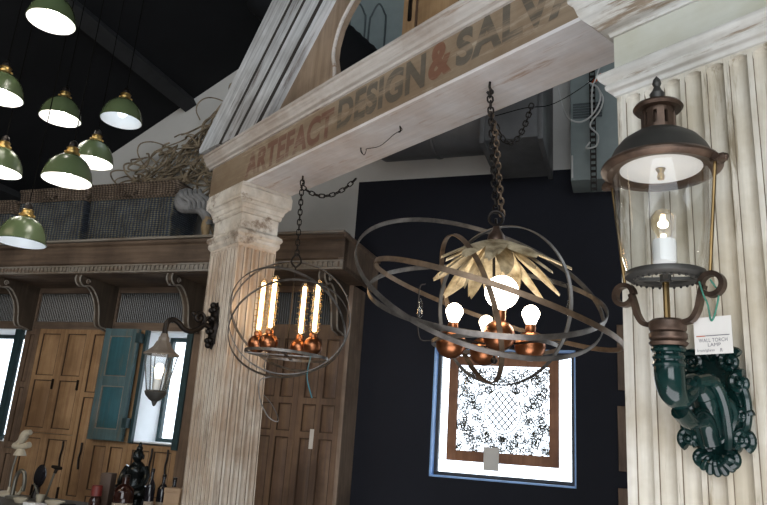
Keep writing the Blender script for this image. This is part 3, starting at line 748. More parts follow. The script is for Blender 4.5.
# right pilaster
t = fthing('b', 1.9, -.05, 0, 'fluted_pilaster', 'broad cream fluted pilaster with flaking paint behind the glass wall lantern', 'pillar')
QX0, QX1, QY = 1.556, 2.34, -.12
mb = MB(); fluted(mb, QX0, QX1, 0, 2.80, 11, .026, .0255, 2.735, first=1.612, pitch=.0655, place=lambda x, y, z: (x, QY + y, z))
v = [mb.bm.verts.new(p) for p in ((QX0, QY, 0), (QX0, .3, 0), (QX1, .3, 0), (QX1, QY, 0), (QX0, QY, 2.8), (QX0, .3, 2.8), (QX1, .3, 2.8), (QX1, QY, 2.8))]
for q in ((0, 4, 5, 1), (1, 5, 6, 2), (2, 6, 7, 3)): mb.face([v[i] for i in q])
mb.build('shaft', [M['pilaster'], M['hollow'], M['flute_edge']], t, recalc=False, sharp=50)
def ends(pr, ex, x0, x1):
    """moulding run whose left end is mitred back along its own profile"""
    mb = MB(); n = len(pr)
    A = [mb.bm.verts.new((x0 - max(0, (QY - a)), a, b)) for a, b in pr]; B = [mb.bm.verts.new((x1, a, b)) for a, b in pr]
    E = [mb.bm.verts.new((x0 - max(0, (QY - a)), .3, b)) for a, b in pr]
    for i in range(n - 1):
        mb.face([A[i], B[i], B[i + 1], A[i + 1]]); mb.face([E[i], A[i], A[i + 1], E[i + 1]])
    mb.face(A[:1] + E[:1] + [mb.bm.verts.new((x1, .3, pr[0][1]))] + B[:1])
    mb.face(A[-1:] + B[-1:] + [mb.bm.verts.new((x1, .3, pr[-1][1]))] + E[-1:])
    return mb
low = [(QY, 2.742)] + [(p.x, p.y) for p in smooth([(QY - .006, 2.745), (QY - .010, 2.757), (QY - .024, 2.765), (QY - .028, 2.779), (QY - .024, 2.786), (QY - .040, 2.799), (QY - .046, 2.815), (QY - .040, 2.827), (QY - .02, 2.831)], 4)] + [(QY, 2.833)]
ends(low, 0, QX0, QX1).build('lower_moulding', M['moulding'], t, recalc=True, sharp=40)
mb = MB(); mb.box(QX0 - .004, QX1, QY - .004, .3, 2.829, 2.985); mb.build('frieze', M['frieze'], t)
crown = [(QY, 2.965)] + [(p.x, p.y) for p in smooth([(QY - .012, 2.967), (QY - .018, 2.98), (QY - .04, 2.99), (QY - .045, 3.002), (QY - .06, 3.015), (QY - .085, 3.045), (QY - .098, 3.085), (QY - .112, 3.10), (QY - .112, 3.135)], 4)] + [(QY, 3.14)]
ends(crown, 0, QX0, QX1).build('crown_moulding', M['moulding'], t, recalc=True, sharp=40)
mb = MB(); mb.box(QX0 + .01, QX1, QY - .02, .3, 3.138, 3.7); mb.build('upper_block', M['frieze'], t)

# ================================================================== GREEN ENAMEL PENDANTS
def pendant(label, loc, lit=True, scale=1.0, first=[None, None]):
    idx = 0 if lit else 1
    if first[idx] is not None:
        r = dup(first[idx], loc, label)
    else:
        r = thing('pendant_lamp', label, 'pendant lamp', loc, 0, 'green enamel pendant lamps')
        first[idx] = r
        R = .145
        outer = [(R, 0), (R + .003, .004), (R, .010), (.141, .03), (.132, .062), (.117, .094), (.095, .122), (.068, .142), (.042, .152), (.034, .156)]
        MB().lathe(outer, 40).build('shade', M['green_enamel'], r)
        MB().lathe([(a - .003, b + .0005) for a, b in outer], 40).build('reflector', M['white_enamel'], r)
        g = MB(); g.lathe([(.045, .150), (.048, .153), (.046, .160), (.040, .162), (.042, .172), (.034, .176), (.034, .190), (.038, .194), (.030, .200), (0, .200)], 24)
        for k in range(3): g.sphere((.047 * math.cos(k * 2.1), .047 * math.sin(k * 2.1), .160), .008, 8, 6)
        g.build('gallery', M['brass'], r)
        MB().lathe([(.0, .198), (.024, .198), (.026, .215), (.020, .232), (.008, .242), (0, .243)], 20).build('lamp_holder', M['iron'], r)
        MB().lathe([(0, .03), (.02, .034), (.034, .055), (.036, .07), (.028, .095), (.016, .115), (.014, .15)], 20).build('bulb', M['pend_bulb'] if lit else M['pend_bulb_cool'], r)
        MB().tube([(0, 0, .24), (0, 0, 3.0)], .0035, 6).build('flex', M['cord'], r)
    return r
w_o, w_a = FR['w']
def roof_at(p):
    q = p - w_o; s = q.x * math.cos(w_a) + q.y * math.sin(w_a); return roof_z(s)
PEND = [(51, 22, 3.45, True, 'green enamel pendant lamp at the top edge of the photo, highest of the cluster'),
        (-1, 97, 3.7, True, 'green pendant lamp cut by the left edge, the upper of two there'),
        (60, 119, 4.2, True, 'brightly lit green pendant lamp hung left of the cool white one'),
        (121, 121, 4.15, False, 'green pendant lamp with a dim cool white inside, nearest the gable wall'),
        (92, 163, 4.2, True, 'green pendant lamp partly hidden behind the bigger lit one, beside the basket'),
        (66.5, 181, 3.55, True, 'large lit green pendant lamp hanging in front of the middle basket'),
        (-2, 172, 3.9, True, 'green pendant lamp cut by the left edge, the lower of two there'),
        (21, 243, 3.75, False, 'lowest green pendant lamp, its inside dim bluish white, before the shelf front')]
for x, y, Y, lit, lab in PEND:
    p = at(x, y, Y); o = pendant(lab, p, lit)
for o in [o for o in C.objects if o.name.startswith('pendant_lamp')]:
    o.scale = (.91, .91, 1.0); need = (roof_at(o.location) - o.location.z) / 1.0
    for ch in o.children:
        if ch.name.startswith('flex'):
            me = ch.data.copy(); ch.data = me
            for v in me.vertices:
                if v.co.z > 1: v.co.z = need - .002
# two faded flexes that end in the shadow between the lamps belong to lamps further off; a small hook on the roof
# ================================================================== SMALL CAGED LAMP
hk = Vector((-.547, 4.0626, BZ))
cs = at(290, 321, 4.05)
t = thing('hoop_lantern', 'smaller hoop-caged hanging lamp with four glowing tube bulbs, by the left pillar', 'hanging lamp', cs)
px = 680 / (cs - Vector((0, 0, EYE))).length * .99
vd = (Vector((0, 0, EYE)) - cs).normalized(); e1 = Rv - vd * Rv.dot(vd); e1.normalize(); e2 = vd.cross(e1)
def view_normal(phi, m, sgn=1):          # hoop normal from the tilt of its long axis and its openness
    mi = -e1 * math.sin(math.radians(phi)) + e2 * math.cos(math.radians(phi))
    return (vd * m + mi * math.sqrt(1 - m * m) * sgn).normalized()
R = 60 / px
for phi, m, sg, dx, dy in ((8, .93, 1, .0, .03), (-35, .74, -1, -.02, -.0), (12, .80, -1, .0, -.055)):
    MB().hoop(e1 * dx + e2 * dy, view_normal(phi, m, sg), R * (1 if dx else .98), .016, .005).build('hoop', M['strap'], t)
zt = -.205
MB().hoop((0, 0, zt), (0.04, 0, 1), .245, .016, .005).build('tray_hoop', M['strap'], t)
mb = MB(); mb.tube([(-.245, 0, zt), (.245, 0, zt)], 0, prof=[(-.008, -.003), (.008, -.003), (.008, .003), (-.008, .003)]); mb.tube([(0, -.245, zt), (0, .245, zt)], 0, prof=[(-.008, -.003), (.008, -.003), (.008, .003), (-.008, .003)])
mb.build('cross_bar', M['strap'], t)
ef = Vector((-vd.x, -vd.y, 0)).normalized(); er = Vector((e1.x, e1.y, 0)).normalized()
def place2(cx, dz): d = er * ((220 + cx / 3.364 - 290) / px) + ef * dz; return (d.x, d.y)
for (x, y) in (place2(136, .07), place2(174, -.05), place2(274, .07), place2(316, -.05)):
    h = MB().sphere((x, y, zt + .060), .056, 24, 14); h.lathe([(.0, .045), (.024, .048), (.026, .075), (.022, .085), (0, .086)], 18, Matrix.Translation((x, y, zt + .05)))
    h = h.build('lamp_holder', M['copper'], t)
    MB().lathe([(.018, 0), (.026, .02), (.027, .30), (.018, .325), (.006, .335), (0, .336)], 18, Matrix.Translation((x, y, zt + .13))).build('glass_tube', M['bulb_glass'], h)
    f = MB()
    f.tube([(x, y, zt + .15), (x, y, zt + .435)], .012, 8)
    f.build('filament', M['tube'], h)
    f = MB()
    for k in range(8):
        z = zt + .16 + k * .036; f.tube([(x - .036, y - .002, z), (x + .036, y + .002, z)], .0026, 5)
    f.build('filament_support', M['brass'], h)
top = Vector((0, 0, R + .02))
mb = MB(); mb.tube(smooth([top + Vector((0, 0, -.06)), top + Vector((.03, 0, -.02)), top + Vector((0, 0, .03)), top + Vector((-.03, 0, -.02)), top + Vector((0, 0, -.06))], 6), .006, 7); mb.tube([(0, 0, R - .04), (0, 0, zt)], .004, 6); mb.build('hanger', M['iron'], t)
mb = chain(MB(), [top + Vector((0, 0, .02)), hk - cs + Vector((0, 0, -.03))], .042, .012, .004)
mb.build('chain', M['iron'], t)
mb = MB(); mb.tube([hk - cs + Vector((0, 0, -.0)), hk - cs + Vector((0, 0, -.03)), hk - cs + Vector((.012, 0, -.045)), hk - cs + Vector((0, 0, -.055))], .006, 6); mb.build('ceiling_hook', M['iron'], t)
h2 = soff(356, 178); mb = chain(MB(), catenary(hk + Vector((0, 0, -.07)), h2 + Vector((0, 0, -.005)), .09), .042, .012, .004)
o = mb.build('slack_chain', M['iron']); tag(o, 'slack dark chain swagged from the small lamp hook to the beam back edge', 'chain')
mb = MB(); b0 = Vector((-.12, -.1, -R + .02))
mb.tube(smooth([(-.1, -.02, zt), (-.12, -.03, zt - .08), (-.07, -.04, zt - .13), (-.13, -.05, zt - .16), (-.12, -.05, zt - .26), (-.06, -.05, zt - .36), (-.0, -.05, zt - .38), (-.04, -.05, zt - .30), (-.1, -.05, zt - .24)], 5), .0035, 6)
mb.build('wire_tail', M['strap'], t)
mb = MB(); mb.tube(smooth([(.15, -.06, zt), (.14, -.07, zt - .1), (.15, -.07, zt - .16), (.18, -.07, zt - .24)], 5), .004, 6); mb.build('tag_string', M['teal_l'], t)

# ================================================================== BIG HOOP CHANDELIER
hk = Vector((.4266, 2.748, BZ))
cs = at(496, 310, 2.70)
t = thing('hoop_chandelier', 'large chandelier of tilted iron hoops round gold leaves and bulbs, hung from the beam', 'chandelier', cs)
vd = (Vector((0, 0, EYE)) - cs).normalized(); e1 = Rv - vd * Rv.dot(vd); e1.normalize(); e2 = vd.cross(e1)
px = 680 / (cs - Vector((0, 0, EYE))).length * 1.0
def off(cx, cy):                         # crop coordinates of the survey sketch -> offset from the lamp centre
    return e1 * ((340 + cx / 2.403 - 496) / px) - e2 * ((190 + cy / 2.403 - 310) / px)
HO = [(337, 215, -21.5, .465, 1, 126, 'strap'), (350, 256, -7, .287, 1, 116, 'strap'), (370, 279, -19.3, .13, -1, 125, 'strap_brown'),
      (385, 275, 80, .80, 1, 78, 'strap'), (312, 285, 105, .33, 1, 75, 'strap_brown')]
for cx, cy, phi, m, sg, r, mt in HO:
    MB().hoop(off(cx, cy), view_normal(phi, m, sg), r / px, .020, .005, 96).build('hoop', M[mt], t)
tz = off(370, 372)
MB().hoop(tz, (0, 0, 1), 61 / px, .016, .005).build('tray_hoop', M['strap'], t)
mb = MB()
for k in range(2):
    a = k * PI / 2 + .6; d = Vector((math.cos(a), math.sin(a), 0)) * 61 / px
    mb.tube([tz - d, tz + d], 0, prof=[(-.008, -.003), (.008, -.003), (.008, .003), (-.008, .003)])
mb.tube([tz + Vector((0, 0, -.05)), off(372, 140)], .006, 8); mb.sphere(tz + Vector((0, 0, -.06)), .014, 10, 8)
mb.build('centre_stem', M['iron'], t)
BR = 15 / px
for bx, by, gx, gy, gr, dz, mt, kind in ((268, 368, 278, 293, 9, .0, 'bulb', 'p'), (452, 372, 455, 298, 9, .0, 'bulb', 'p'), (380, 360, 388, 262, 16, -.12, 'bulb_globe', 'g'), (345, 376, 352, 306, 8, .12, 'bulb_soft', 'p')):
    back = Vector((-vd.x, -vd.y, 0)).normalized() * dz
    p = off(bx, by) + back; q = off(gx, gy) + back; q.x = p.x + (q.x - p.x) * .8; 
    h = MB().sphere(p, BR, 28, 16)
    d = (q - p); L = d.length; rot = d.to_track_quat('Z', 'Y').to_matrix().to_4x4()
    h.lathe([(0, BR * .9), (.020, BR * .92), (.022, BR * 1.15), (.019, L * .68), (.0, L * .69)], 20, Matrix.Translation(p) @ rot)
    h = h.build('lamp_holder', M['copper'], t)
    r = gr / px
    if kind == 'p': MB().lathe([(.013, -r * 1.7), (.015, -r * 1.3), (r * .72, -r * .62), (r * .96, -.1 * r), (r * .95, .25 * r), (r * .7, .7 * r), (r * .3, .95 * r), (0, r)], 24, Matrix.Translation(q) @ rot).build('bulb', M[mt], h)
    else: MB().lathe([(.014, -r * 1.5), (.016, -r * 1.1)] + [(r * math.sin(a), -r * math.cos(a)) for a in [.4 + (PI - .4) * k / 12 for k in range(12)]] + [(0, r)], 28, Matrix.Translation(q) @ rot).build('bulb', M[mt], h)
crown = off(378, 118)
mb = MB(); mb.lathe([(0, .06), (.012, .055), (.02, .03), (.034, .01), (.04, -.02), (.03, -.05), (.0, -.055)], 16, Matrix.Translation(crown)); mb.build('leaf_crown', M['bronze'], t)
random.seed(5)
for k in range(26):
    a = 2 * PI * k / 26 + random.uniform(-.2, .2); L = random.uniform(.12, .28); dr = random.uniform(.12, .22)
    d = Vector((math.cos(a), math.sin(a), 0)); sd = Vector((-math.sin(a), math.cos(a), 0)); n = 9; w = random.uniform(.018, .042)
    mb = MB(); rows = []
    for i in range(n + 1):
        f = i / n; c = crown + d * (.025 + L * (f ** .9)) + Vector((0, 0, -.02 - dr * (f ** 1.1)))
        ww_ = w * math.sin(PI * min(.97, .12 + f * .86)) ** .8 + .002
        tw = sd + Vector((0, 0, .7 * math.sin(k * 1.7) * f)); c += sd * .05 * math.sin(k * 2.3) * f * f
        rows.append([mb.bm.verts.new(c + tw * ww_ * v + Vector((0, 0, -.010 * (1 - v * v) * -1 if abs(v) < 1 else 0))) for v in (-1, -.35, 0, .35, 1)])
    for A, B in zip(rows, rows[1:]):
        for j in range(4): mb.face([A[j], A[j + 1], B[j + 1], B[j]])
    mb.build('leaf', M['leaf'], t)
topp = off(378, 70)
mb = MB(); mb.tube([crown + Vector((0, 0, .05)), topp], .006, 8)
mb.tube([topp + (e1 * math.cos(a) + e2 * math.sin(a)) * .028 for a in [2 * PI * k / 20 for k in range(20)]], .006, 7, closed=True)
mb.build('hanger', M['iron'], t)
hloc = hk - cs
mb = chain(MB(), [topp + Vector((0, 0, .025)), hloc + Vector((0, 0, -.045))], .040, .012, .0042); mb.build('chain', M['iron'], t)
mb = chain(MB(), smooth([topp + Vector((.025, 0, .01)), topp.lerp(hloc, .3) + Vector((.02, 0, 0)), topp.lerp(hloc, .6) + Vector((.014, 0, 0)), hloc + Vector((.006, 0, -.15))], 5), .036, .011, .0036); mb.build('chain', M['strap_brown'], t)
mb = MB(); mb.tube(smooth([hloc, hloc + Vector((0, 0, -.03)), hloc + Vector((.014, 0, -.05)), hloc + Vector((0, 0, -.062)), hloc + Vector((-.012, 0, -.05))], 5), .006, 7); mb.build('ceiling_hook', M['iron'], t)
# side wires with small glass drops
for cx in (193, 541):
    mb = MB(); mb.tube(smooth([off(cx + (15 if cx < 300 else -15), 225), off(cx, 240), off(cx - 2, 350), off(cx + (30 if cx < 300 else -35), 362)], 5), .0028, 6); w_ = mb.build('side_wire', M['iron'], t)
    mb = MB(); c = off(cx + 2, 285); mb.lathe([(0, -.045), (.010, -.03), (.012, 0), (.007, .03), (0, .045)], 10, Matrix.Translation(c)); mb.build('glass_drop', M['glass'], w_)
# slack chain to the back edge of the beam
m0 = hk.lerp(cs + topp, .36); h2 = soff(532, 103)
o = chain(MB(), catenary(hk + Vector((.03, 0, -.21)), h2 + Vector((0, 0, -.004)), .14), .036, .011, .0036).build('slack_chain', M['iron']); tag(o, 'slack dark chain looping from the chandelier chain up to the beam', 'chain')

# ================================================================== BIG WALL LANTERN
LS, LY = 1.822, -.363
FX, FY = LS, QY
t = fthing('b', LS, QY, 1.74, 'wall_lantern', 'large glass wall lantern with bronze lid on a glossy dark green scroll bracket', 'wall lantern')
T = Matrix.Translation
ax = T((LS, LY, 0))
lid = [(.050, 2.440), (.070, 2.432), (.098, 2.412), (.116, 2.388), (.127, 2.364), (.136, 2.350)]
MB().lathe(lid, 48, ax).build('lid', M['lid'], t)
rim = [(.134, 2.352), (.144, 2.348), (.150, 2.340), (.150, 2.334), (.142, 2.328), (.134, 2.325), (.112, 2.331), (.104, 2.334), (.100, 2.340)]
MB().lathe(rim, 48, ax).build('lid_rim', M['bronze'], t)
rf = MB().lathe([(0, 2.340), (.05, 2.3395), (.08, 2.339), (.104, 2.337)], 40, ax).build('reflector', M['white_enamel'], t)
MB().lathe([(0, 2.308), (.008, 2.309), (.010, 2.317), (.007, 2.326), (.013, 2.338), (0, 2.342)], 14, ax).build('reflector_nut', M['brass'], rf)
ch = MB().lathe([(.056, 2.430), (.050, 2.438), (.044, 2.440)], 28, ax)
for k in range(10):
    a = 2 * PI * k / 10; ch.box(-.009, .009, -.043, -.037, 2.438, 2.500, ax @ Matrix.Rotation(a, 4, 'Z'))
ch.lathe([(.042, 2.438), (.043, 2.442), (.043, 2.455), (.040, 2.456)], 28, ax); ch.lathe([(.040, 2.490), (.043, 2.492), (.043, 2.505), (.040, 2.506)], 28, ax); ch.lathe([(.030, 2.438), (.030, 2.505)], 20, ax)
ch = ch.build('chimney', M['bronze'], t)
MB().lathe([(.040, 2.503), (.058, 2.505), (.064, 2.512), (.060, 2.519), (.040, 2.524), (.018, 2.529), (0, 2.53)], 32, ax).build('chimney_cap', M['bronze'], ch)
MB().lathe([(.020, 2.527), (.015, 2.536), (.018, 2.546), (.020, 2.556), (.013, 2.566), (.008, 2.578), (.012, 2.588), (.009, 2.600), (0, 2.612)], 20, ax).build('finial', M['lid'], t)
MB().lathe([(.120, 2.334), (.121, 2.31), (.117, 2.24), (.113, 2.16), (.103, 2.09), (.093, 2.056)], 48, ax).build('glass_shade', M['lantern_glass'], t)
rg = MB().lathe([(.060, 2.048), (.091, 2.052), (.095, 2.056), (.097, 2.050), (.096, 2.044), (.088, 2.038), (.070, 2.036), (.060, 2.040), (.060, 2.048)], 48, ax)
for k in range(28): a = 2 * PI * k / 28; rg.sphere((LS + .078 * math.cos(a), LY + .078 * math.sin(a), 2.035), .004, 6, 4)
for k in range(4): rg.box(-.006, .006, 0, .075, 2.036, 2.044, ax @ Matrix.Rotation(k * PI / 2 + .5, 4, 'Z'))
rg.lathe([(0, 2.03), (.014, 2.032), (.014, 2.05), (0, 2.052)], 16, ax)
rg.build('lower_gallery', M['lid'], t)
so = MB().lathe([(0, 2.05), (.012, 2.05), (.012, 2.072), (.022, 2.076), (.029, 2.085), (.030, 2.135), (.027, 2.142), (.018, 2.143), (0, 2.143)], 24, ax).build('bulb_socket', M['ceramic'], t)
MB().lathe([(.014, 2.140), (.016, 2.152), (.026, 2.170), (.031, 2.19), (.029, 2.205), (.018, 2.220), (0, 2.225)], 24, ax).build('bulb', M['bulb_glass'], so)
MB().sphere((LS, LY, 2.185), .013, 12, 8, (1, 1, .8)).build('filament', M['filament'], so)
for sg in (-1, 1):
    # flat scroll arm from the neck up to the gallery
    P = smooth([(LS + sg * .036, LY, 1.925), (LS + sg * .062, LY, 1.932), (LS + sg * .078, LY, 1.955), (LS + sg * .086, LY, 1.985), (LS + sg * .094, LY, 2.012)], 5)
    sp = spiral((LS + sg * .114, LY, 2.012), .026, .026, sg * -1.0 * .92, PI if sg > 0 else 0, 24)
    mb = MB(); sec_ = [(-.004, -.011), (.004, -.011), (.004, .011), (-.004, .011)]
    mb.tube(P, 0, prof=[(-.006, -.010), (.006, -.010), (.006, .010), (-.006, .010)], up=(0, 1, 0))
    mb.tube(sp, 0, prof=[(-.006, -.010), (.006, -.010), (.006, .010), (-.006, .010)], up=(0, 1, 0))
    mb.build('scroll_arm', M['bronze'], t)
    mb = MB(); mb.tube([(LS + sg * .112, LY, 2.040), (LS + sg * .142, LY, 2.325)], .0045, 8); rd = mb.build('tie_rod', M['rod'], t)
    mb = MB(); mb.bbox(LS + sg * .150 - .018, LS + sg * .150 + .018, LY - .012, LY + .012, 2.318, 2.334, .003); mb.tube([(LS + sg * .150, LY - .02, 2.326), (LS + sg * .150, LY + .02, 2.326)], .009, 10); mb.sphere((LS + sg * .166, LY, 2.326), .009, 10, 8)
    mb.build('rod_bracket', M['bronze'], rd)
MB().tube([(LS, LY, 1.93), (LS, LY, 2.04)], .008, 10).build('centre_rod', M['rod'], t)
MB().lathe([(0, 1.936), (.036, 1.936), (.044, 1.930), (.044, 1.912), (.040, 1.906), (.045, 1.900), (.045, 1.890), (.040, 1.884), (.046, 1.878), (.040, 1.870), (0, 1.870)], 32, ax).build('neck_collar', M['bronze'], t)
# bracket arm: out from the plate, over the knee and up into the collar
path = smooth([(LS, LY, 1.872), (LS, LY, 1.835), (LS, LY, 1.795), (LS, LY + .012, 1.762), (LS, LY + .045, 1.748), (LS, LY + .082, 1.765), (LS, LY + .108, 1.79), (LS, LY + .140, 1.79), (LS, LY + .170, 1.765), (LS, LY + .195, 1.72), (LS, LY + .222, 1.675)], 6)
rr = []
for k in range(len(path)): f = k / (len(path) - 1); rr.append(.030 + .006 * math.sin(f * 9) * (f < .8) - .004 * (f > .85))
mb = MB(); mb.tube(path, rr, 20)
for z, r in ((1.862, .039), (1.843, .036), (1.826, .037)): mb.tube([(LS + r * .86 * math.cos(2 * PI * k / 24), LY + r * .86 * math.sin(2 * PI * k / 24), z) for k in range(24)], .008, 8, closed=True)
# leafy knee and the triangular strut
for sg in (-1, 1):
    mb.tube(smooth([(LS + sg * .022, LY + .09, 1.795), (LS + sg * .040, LY + .14, 1.80), (LS + sg * .042, LY + .185, 1.75), (LS + sg * .036, LY + .215, 1.68), (LS + sg * .03, LY + .225, 1.64)], 6), [.018, .02, .02, .018, .016] if 0 else .015, 10)
mb.tube(smooth([(LS + .03, LY + .17, 1.78), (LS + .055, LY + .20, 1.745), (LS + .055, LY + .21, 1.715), (LS + .03, LY + .215, 1.67), (LS, LY + .215, 1.655)], 6), .010, 8)
mb.tube(smooth([(LS, LY + .04, 1.72), (LS, LY + .09, 1.70), (LS, LY + .14, 1.715), (LS, LY + .175, 1.70), (LS, LY + .2, 1.65)], 6), [.022] * 25, 12)
mb.build('bracket_arm', M['green_gloss'], t)
# cartouche plate
mb = MB(); c0 = 1.742; N = 72; out_ = []
for k in range(N):
    a = 2 * PI * k / N; ca, sa = math.cos(a), math.sin(a)
    w = .076 + .007 * math.cos(8 * a); h = .150 + .008 * math.cos(10 * a)
    if sa < -.4: w *= .86
    out_.append((LS + w * ca, c0 + h * sa))
fr = [mb.bm.verts.new((x, QY - .016, z)) for x, z in out_]; bk = [mb.bm.verts.new((x, QY + .004, z)) for x, z in out_]
inn = [mb.bm.verts.new((LS + (x - LS) * .84, QY - .026, c0 + (z - c0) * .88)) for x, z in out_]
inn2 = [mb.bm.verts.new((LS + (x - LS) * .66, QY - .020, c0 + (z - c0) * .72)) for x, z in out_]
for k in range(N):
    j = (k + 1) % N; mb.face([bk[k], bk[j], fr[j], fr[k]]); mb.face([fr[k], fr[j], inn[j], inn[k]]); mb.face([inn[k], inn[j], inn2[j], inn2[k]])
mb.face(inn2)
pl = ((1, 0, 0), (0, 0, 1))
for sg in (-1, 1):
    for (dx, dz, r0, tu, a0) in ((.050, .118, .030, 1.5, .6), (.072, .062, .026, 1.5, 1.2), (.076, -.02, .016, 1.3, 0), (.068, -.078, .026, 1.5, -1.2), (.020, .150, .018, 1.3, 1.5), (.036, -.125, .018, 1.4, -1.5)):
        P = spiral((LS + sg * dx, QY - .026, c0 + dz), r0, .004, tu * sg, a0 if sg > 0 else PI - a0, 30, pl)
        n = len(P); mb.tube(P, [.011 - .004 * k / n for k in range(n)], 8)
        mb.sphere((LS + sg * dx, QY - .032, c0 + dz), .009, 10, 6)
    mb.tube(smooth([(LS + sg * .058, QY - .024, c0 + .09), (LS + sg * .084, QY - .026, c0 + .03), (LS + sg * .082, QY - .026, c0 - .04), (LS + sg * .05, QY - .024, c0 - .10)], 6), .010, 8)
for k in range(7):                       # shell at the foot
    a = -PI / 2 + (k - 3) * .36
    P = [(LS + .012 * math.cos(a), QY - .024, c0 - .108 + .012 * math.sin(a)), (LS + .032 * math.cos(a), QY - .036, c0 - .108 + .032 * math.sin(a)), (LS + .054 * math.cos(a), QY - .024, c0 - .108 + .054 * math.sin(a))]
    mb.tube(smooth(P, 5), [.005 + .006 * (q / 10) for q in range(11)], 8)
    mb.sphere(P[2], .0105, 8, 6)
for k in range(5):                       # crest at the top
    a = PI / 2 + (k - 2) * .5
    mb.tube(smooth([(LS, QY - .024, c0 + .125), (LS + .02 * math.cos(a), QY - .034, c0 + .125 + .02 * math.sin(a)), (LS + .042 * math.cos(a), QY - .024, c0 + .125 + .036 * math.sin(a))], 5), .008, 8)
mb.sphere((LS, QY - .036, c0 - .10), .007, 10, 6)
mb.build('wall_plate', M['green_gloss'], t)
# price card hung from the right scroll
q = Vector((*fhit('b', 692, 320, LY + .02), 0)); q2 = Vector((*fhit('b', 731, 355, LY + .02), 0))
a0, z1 = fhit('b', 693.5, 318.5, LY + .02); a1, _ = fhit('b', 731, 318, LY + .02); _, z0 = fhit('b', 712, 354, LY + .02)
o = fthing('b', (a0 + a1) / 2, LY + .02, z0, 'price_card', 'off-white handwritten price card hung by green string from the big wall lantern', 'tag')
MB().box(a0, a1, LY + .019, LY + .021, z0, z1).build('card', M['paper'], o)
w = a1 - a0; h = z1 - z0; yy = LY + .0183
def txt(b, x, z, ww, hh, mt): letters(b, w * ww, h * hh, M[mt], 'writing', o, Matrix.Translation((a0 + w * x, yy, z0 + h * z)), .0)
mb = MB(); mb.box(a0 + w * .06, a0 + w * .3, yy - .0003, yy, z0 + h * .475, z0 + h * .50); mb.build('printed_line', M['ink_red'], o)
mb = MB(); mb.box(a0 + w * .3, a0 + w * .94, yy - .0003, yy, z0 + h * .48, z0 + h * .50); mb.build('printed_line', M['ink'], o)
txt('WALL TORCH', .12, .32, .76, .10, 'ink'); txt('LAMP', .36, .20, .34, .09, 'ink'); txt('Iron/glass', .07, .05, .46, .09, 'ink'); txt('R', .68, .05, .06, .09, 'ink')
mb = MB(); mx = (a0 + a1) / 2
mb.tube(smooth([(LS + .092, LY - .016, 2.018), (LS + .10, LY - .016, 1.985), (mx - .006, LY + .016, z1 + .03), (mx - .002, LY + .017, z1 - .006), (mx + .004, LY + .017, z1 - .006), (mx + .016, LY + .012, z1 + .02), (LS + .128, LY + .0, 1.99), (LS + .118, LY - .016, 2.02)], 6), .0022, 6)
mb.build('string', M['string'], o)

# ================================================================== SMALL WALL LANTERN ON THE LEFT PILLAR
LS, L2 = -1.44, -.325
Z0 = 2.25
t = fthing('b', LS, 0, Z0, 'wall_lantern', 'smaller wall lantern with conical lid on a dark scroll arm on the left pillar', 'wall lantern')
mb = MB(); N = 40
oo = [(LS + (.045 + .01 * math.cos(6 * a)) * math.cos(a), Z0 + (.145 + .012 * math.cos(8 * a)) * math.sin(a)) for a in [2 * PI * k / N for k in range(N)]]
A = [mb.bm.verts.new((x, .0, z)) for x, z in oo]; B = [mb.bm.verts.new((LS + (x - LS) * .85, -.028, Z0 + (z - Z0) * .9)) for x, z in oo]
for k in range(N): mb.face([A[k], A[(k + 1) % N], B[(k + 1) % N], B[k]])
mb.face(B); mb.face(A[::-1])
for dz in (.1, .04, -.04, -.1):
    for sg in (-1, 1): mb.sphere((LS + sg * .022, -.03, Z0 + dz), .02, 10, 6)
mb.sphere((LS, -.03, Z0 + .13), .022, 10, 6); mb.sphere((LS, -.03, Z0 - .13), .022, 10, 6)
mb.build('wall_plate', M['iron'], t)
mb = MB(); yz = lambda y, z: (LS, y, Z0 + z)
mb.tube(smooth([yz(-.02, -.02), yz(-.07, -.005), yz(-.11, -.035), yz(-.16, -.06), yz(-.21, -.05), yz(-.245, -.02), yz(-.285, -.005), yz(-.318, -.025), yz(-.325, -.065), yz(-.325, -.10)], 5), [.017] * 46, 10)
mb.tube(spiral((LS, -.115, Z0 + .035), .042, .008, 1.4, -1.2, 28, ((0, 1, 0), (0, 0, 1))), .012, 8)
mb.tube(smooth([yz(-.02, .05), yz(-.06, .04), yz(-.08, .0)], 5), .012, 8)
mb.sphere(yz(-.155, .055), .016, 10, 6)
mb.build('bracket_arm', M['iron'], t)
Z0 -= .05; ax = T((LS, L2, Z0))
MB().lathe([(0, -.05), (.022, -.05), (.026, -.065), (.034, -.075), (.036, -.095), (.046, -.105), (.060, -.135), (.095, -.165), (.112, -.175), (.115, -.182), (.105, -.184), (.05, -.16), (0, -.15)], 8, ax).build('lid', M['lid_pale'], t, sharp=25)
MB().lathe([(.098, -.184), (.090, -.24), (.072, -.34), (.055, -.40)], 6, ax).build('glass_shade', M['lantern_glass'], t, sharp=20)
mb = MB()
for k in range(6):
    a = 2 * PI * k / 6; mb.tube([(LS + .098 * math.cos(a), L2 + .098 * math.sin(a), Z0 - .184), (LS + .056 * math.cos(a), L2 + .056 * math.sin(a), Z0 - .40)], .0035, 5)
mb.build('glazing_bar', M['lid'], t)
MB().lathe([(0, -.392), (.060, -.395), (.066, -.405), (.058, -.425), (.035, -.45), (.018, -.46), (.012, -.475), (.008, -.485), (0, -.49)], 16, ax).build('base_cup', M['lid'], t)
s_ = MB().lathe([(0, -.40), (.022, -.40), (.022, -.33), (.016, -.325), (0, -.324)], 14, ax).build('bulb_socket', M['ceramic'], t)
MB().lathe([(.014, -.325), (.028, -.28), (.028, -.26), (.016, -.235), (0, -.232)], 14, ax).build('bulb', M['bulb_soft'], s_)

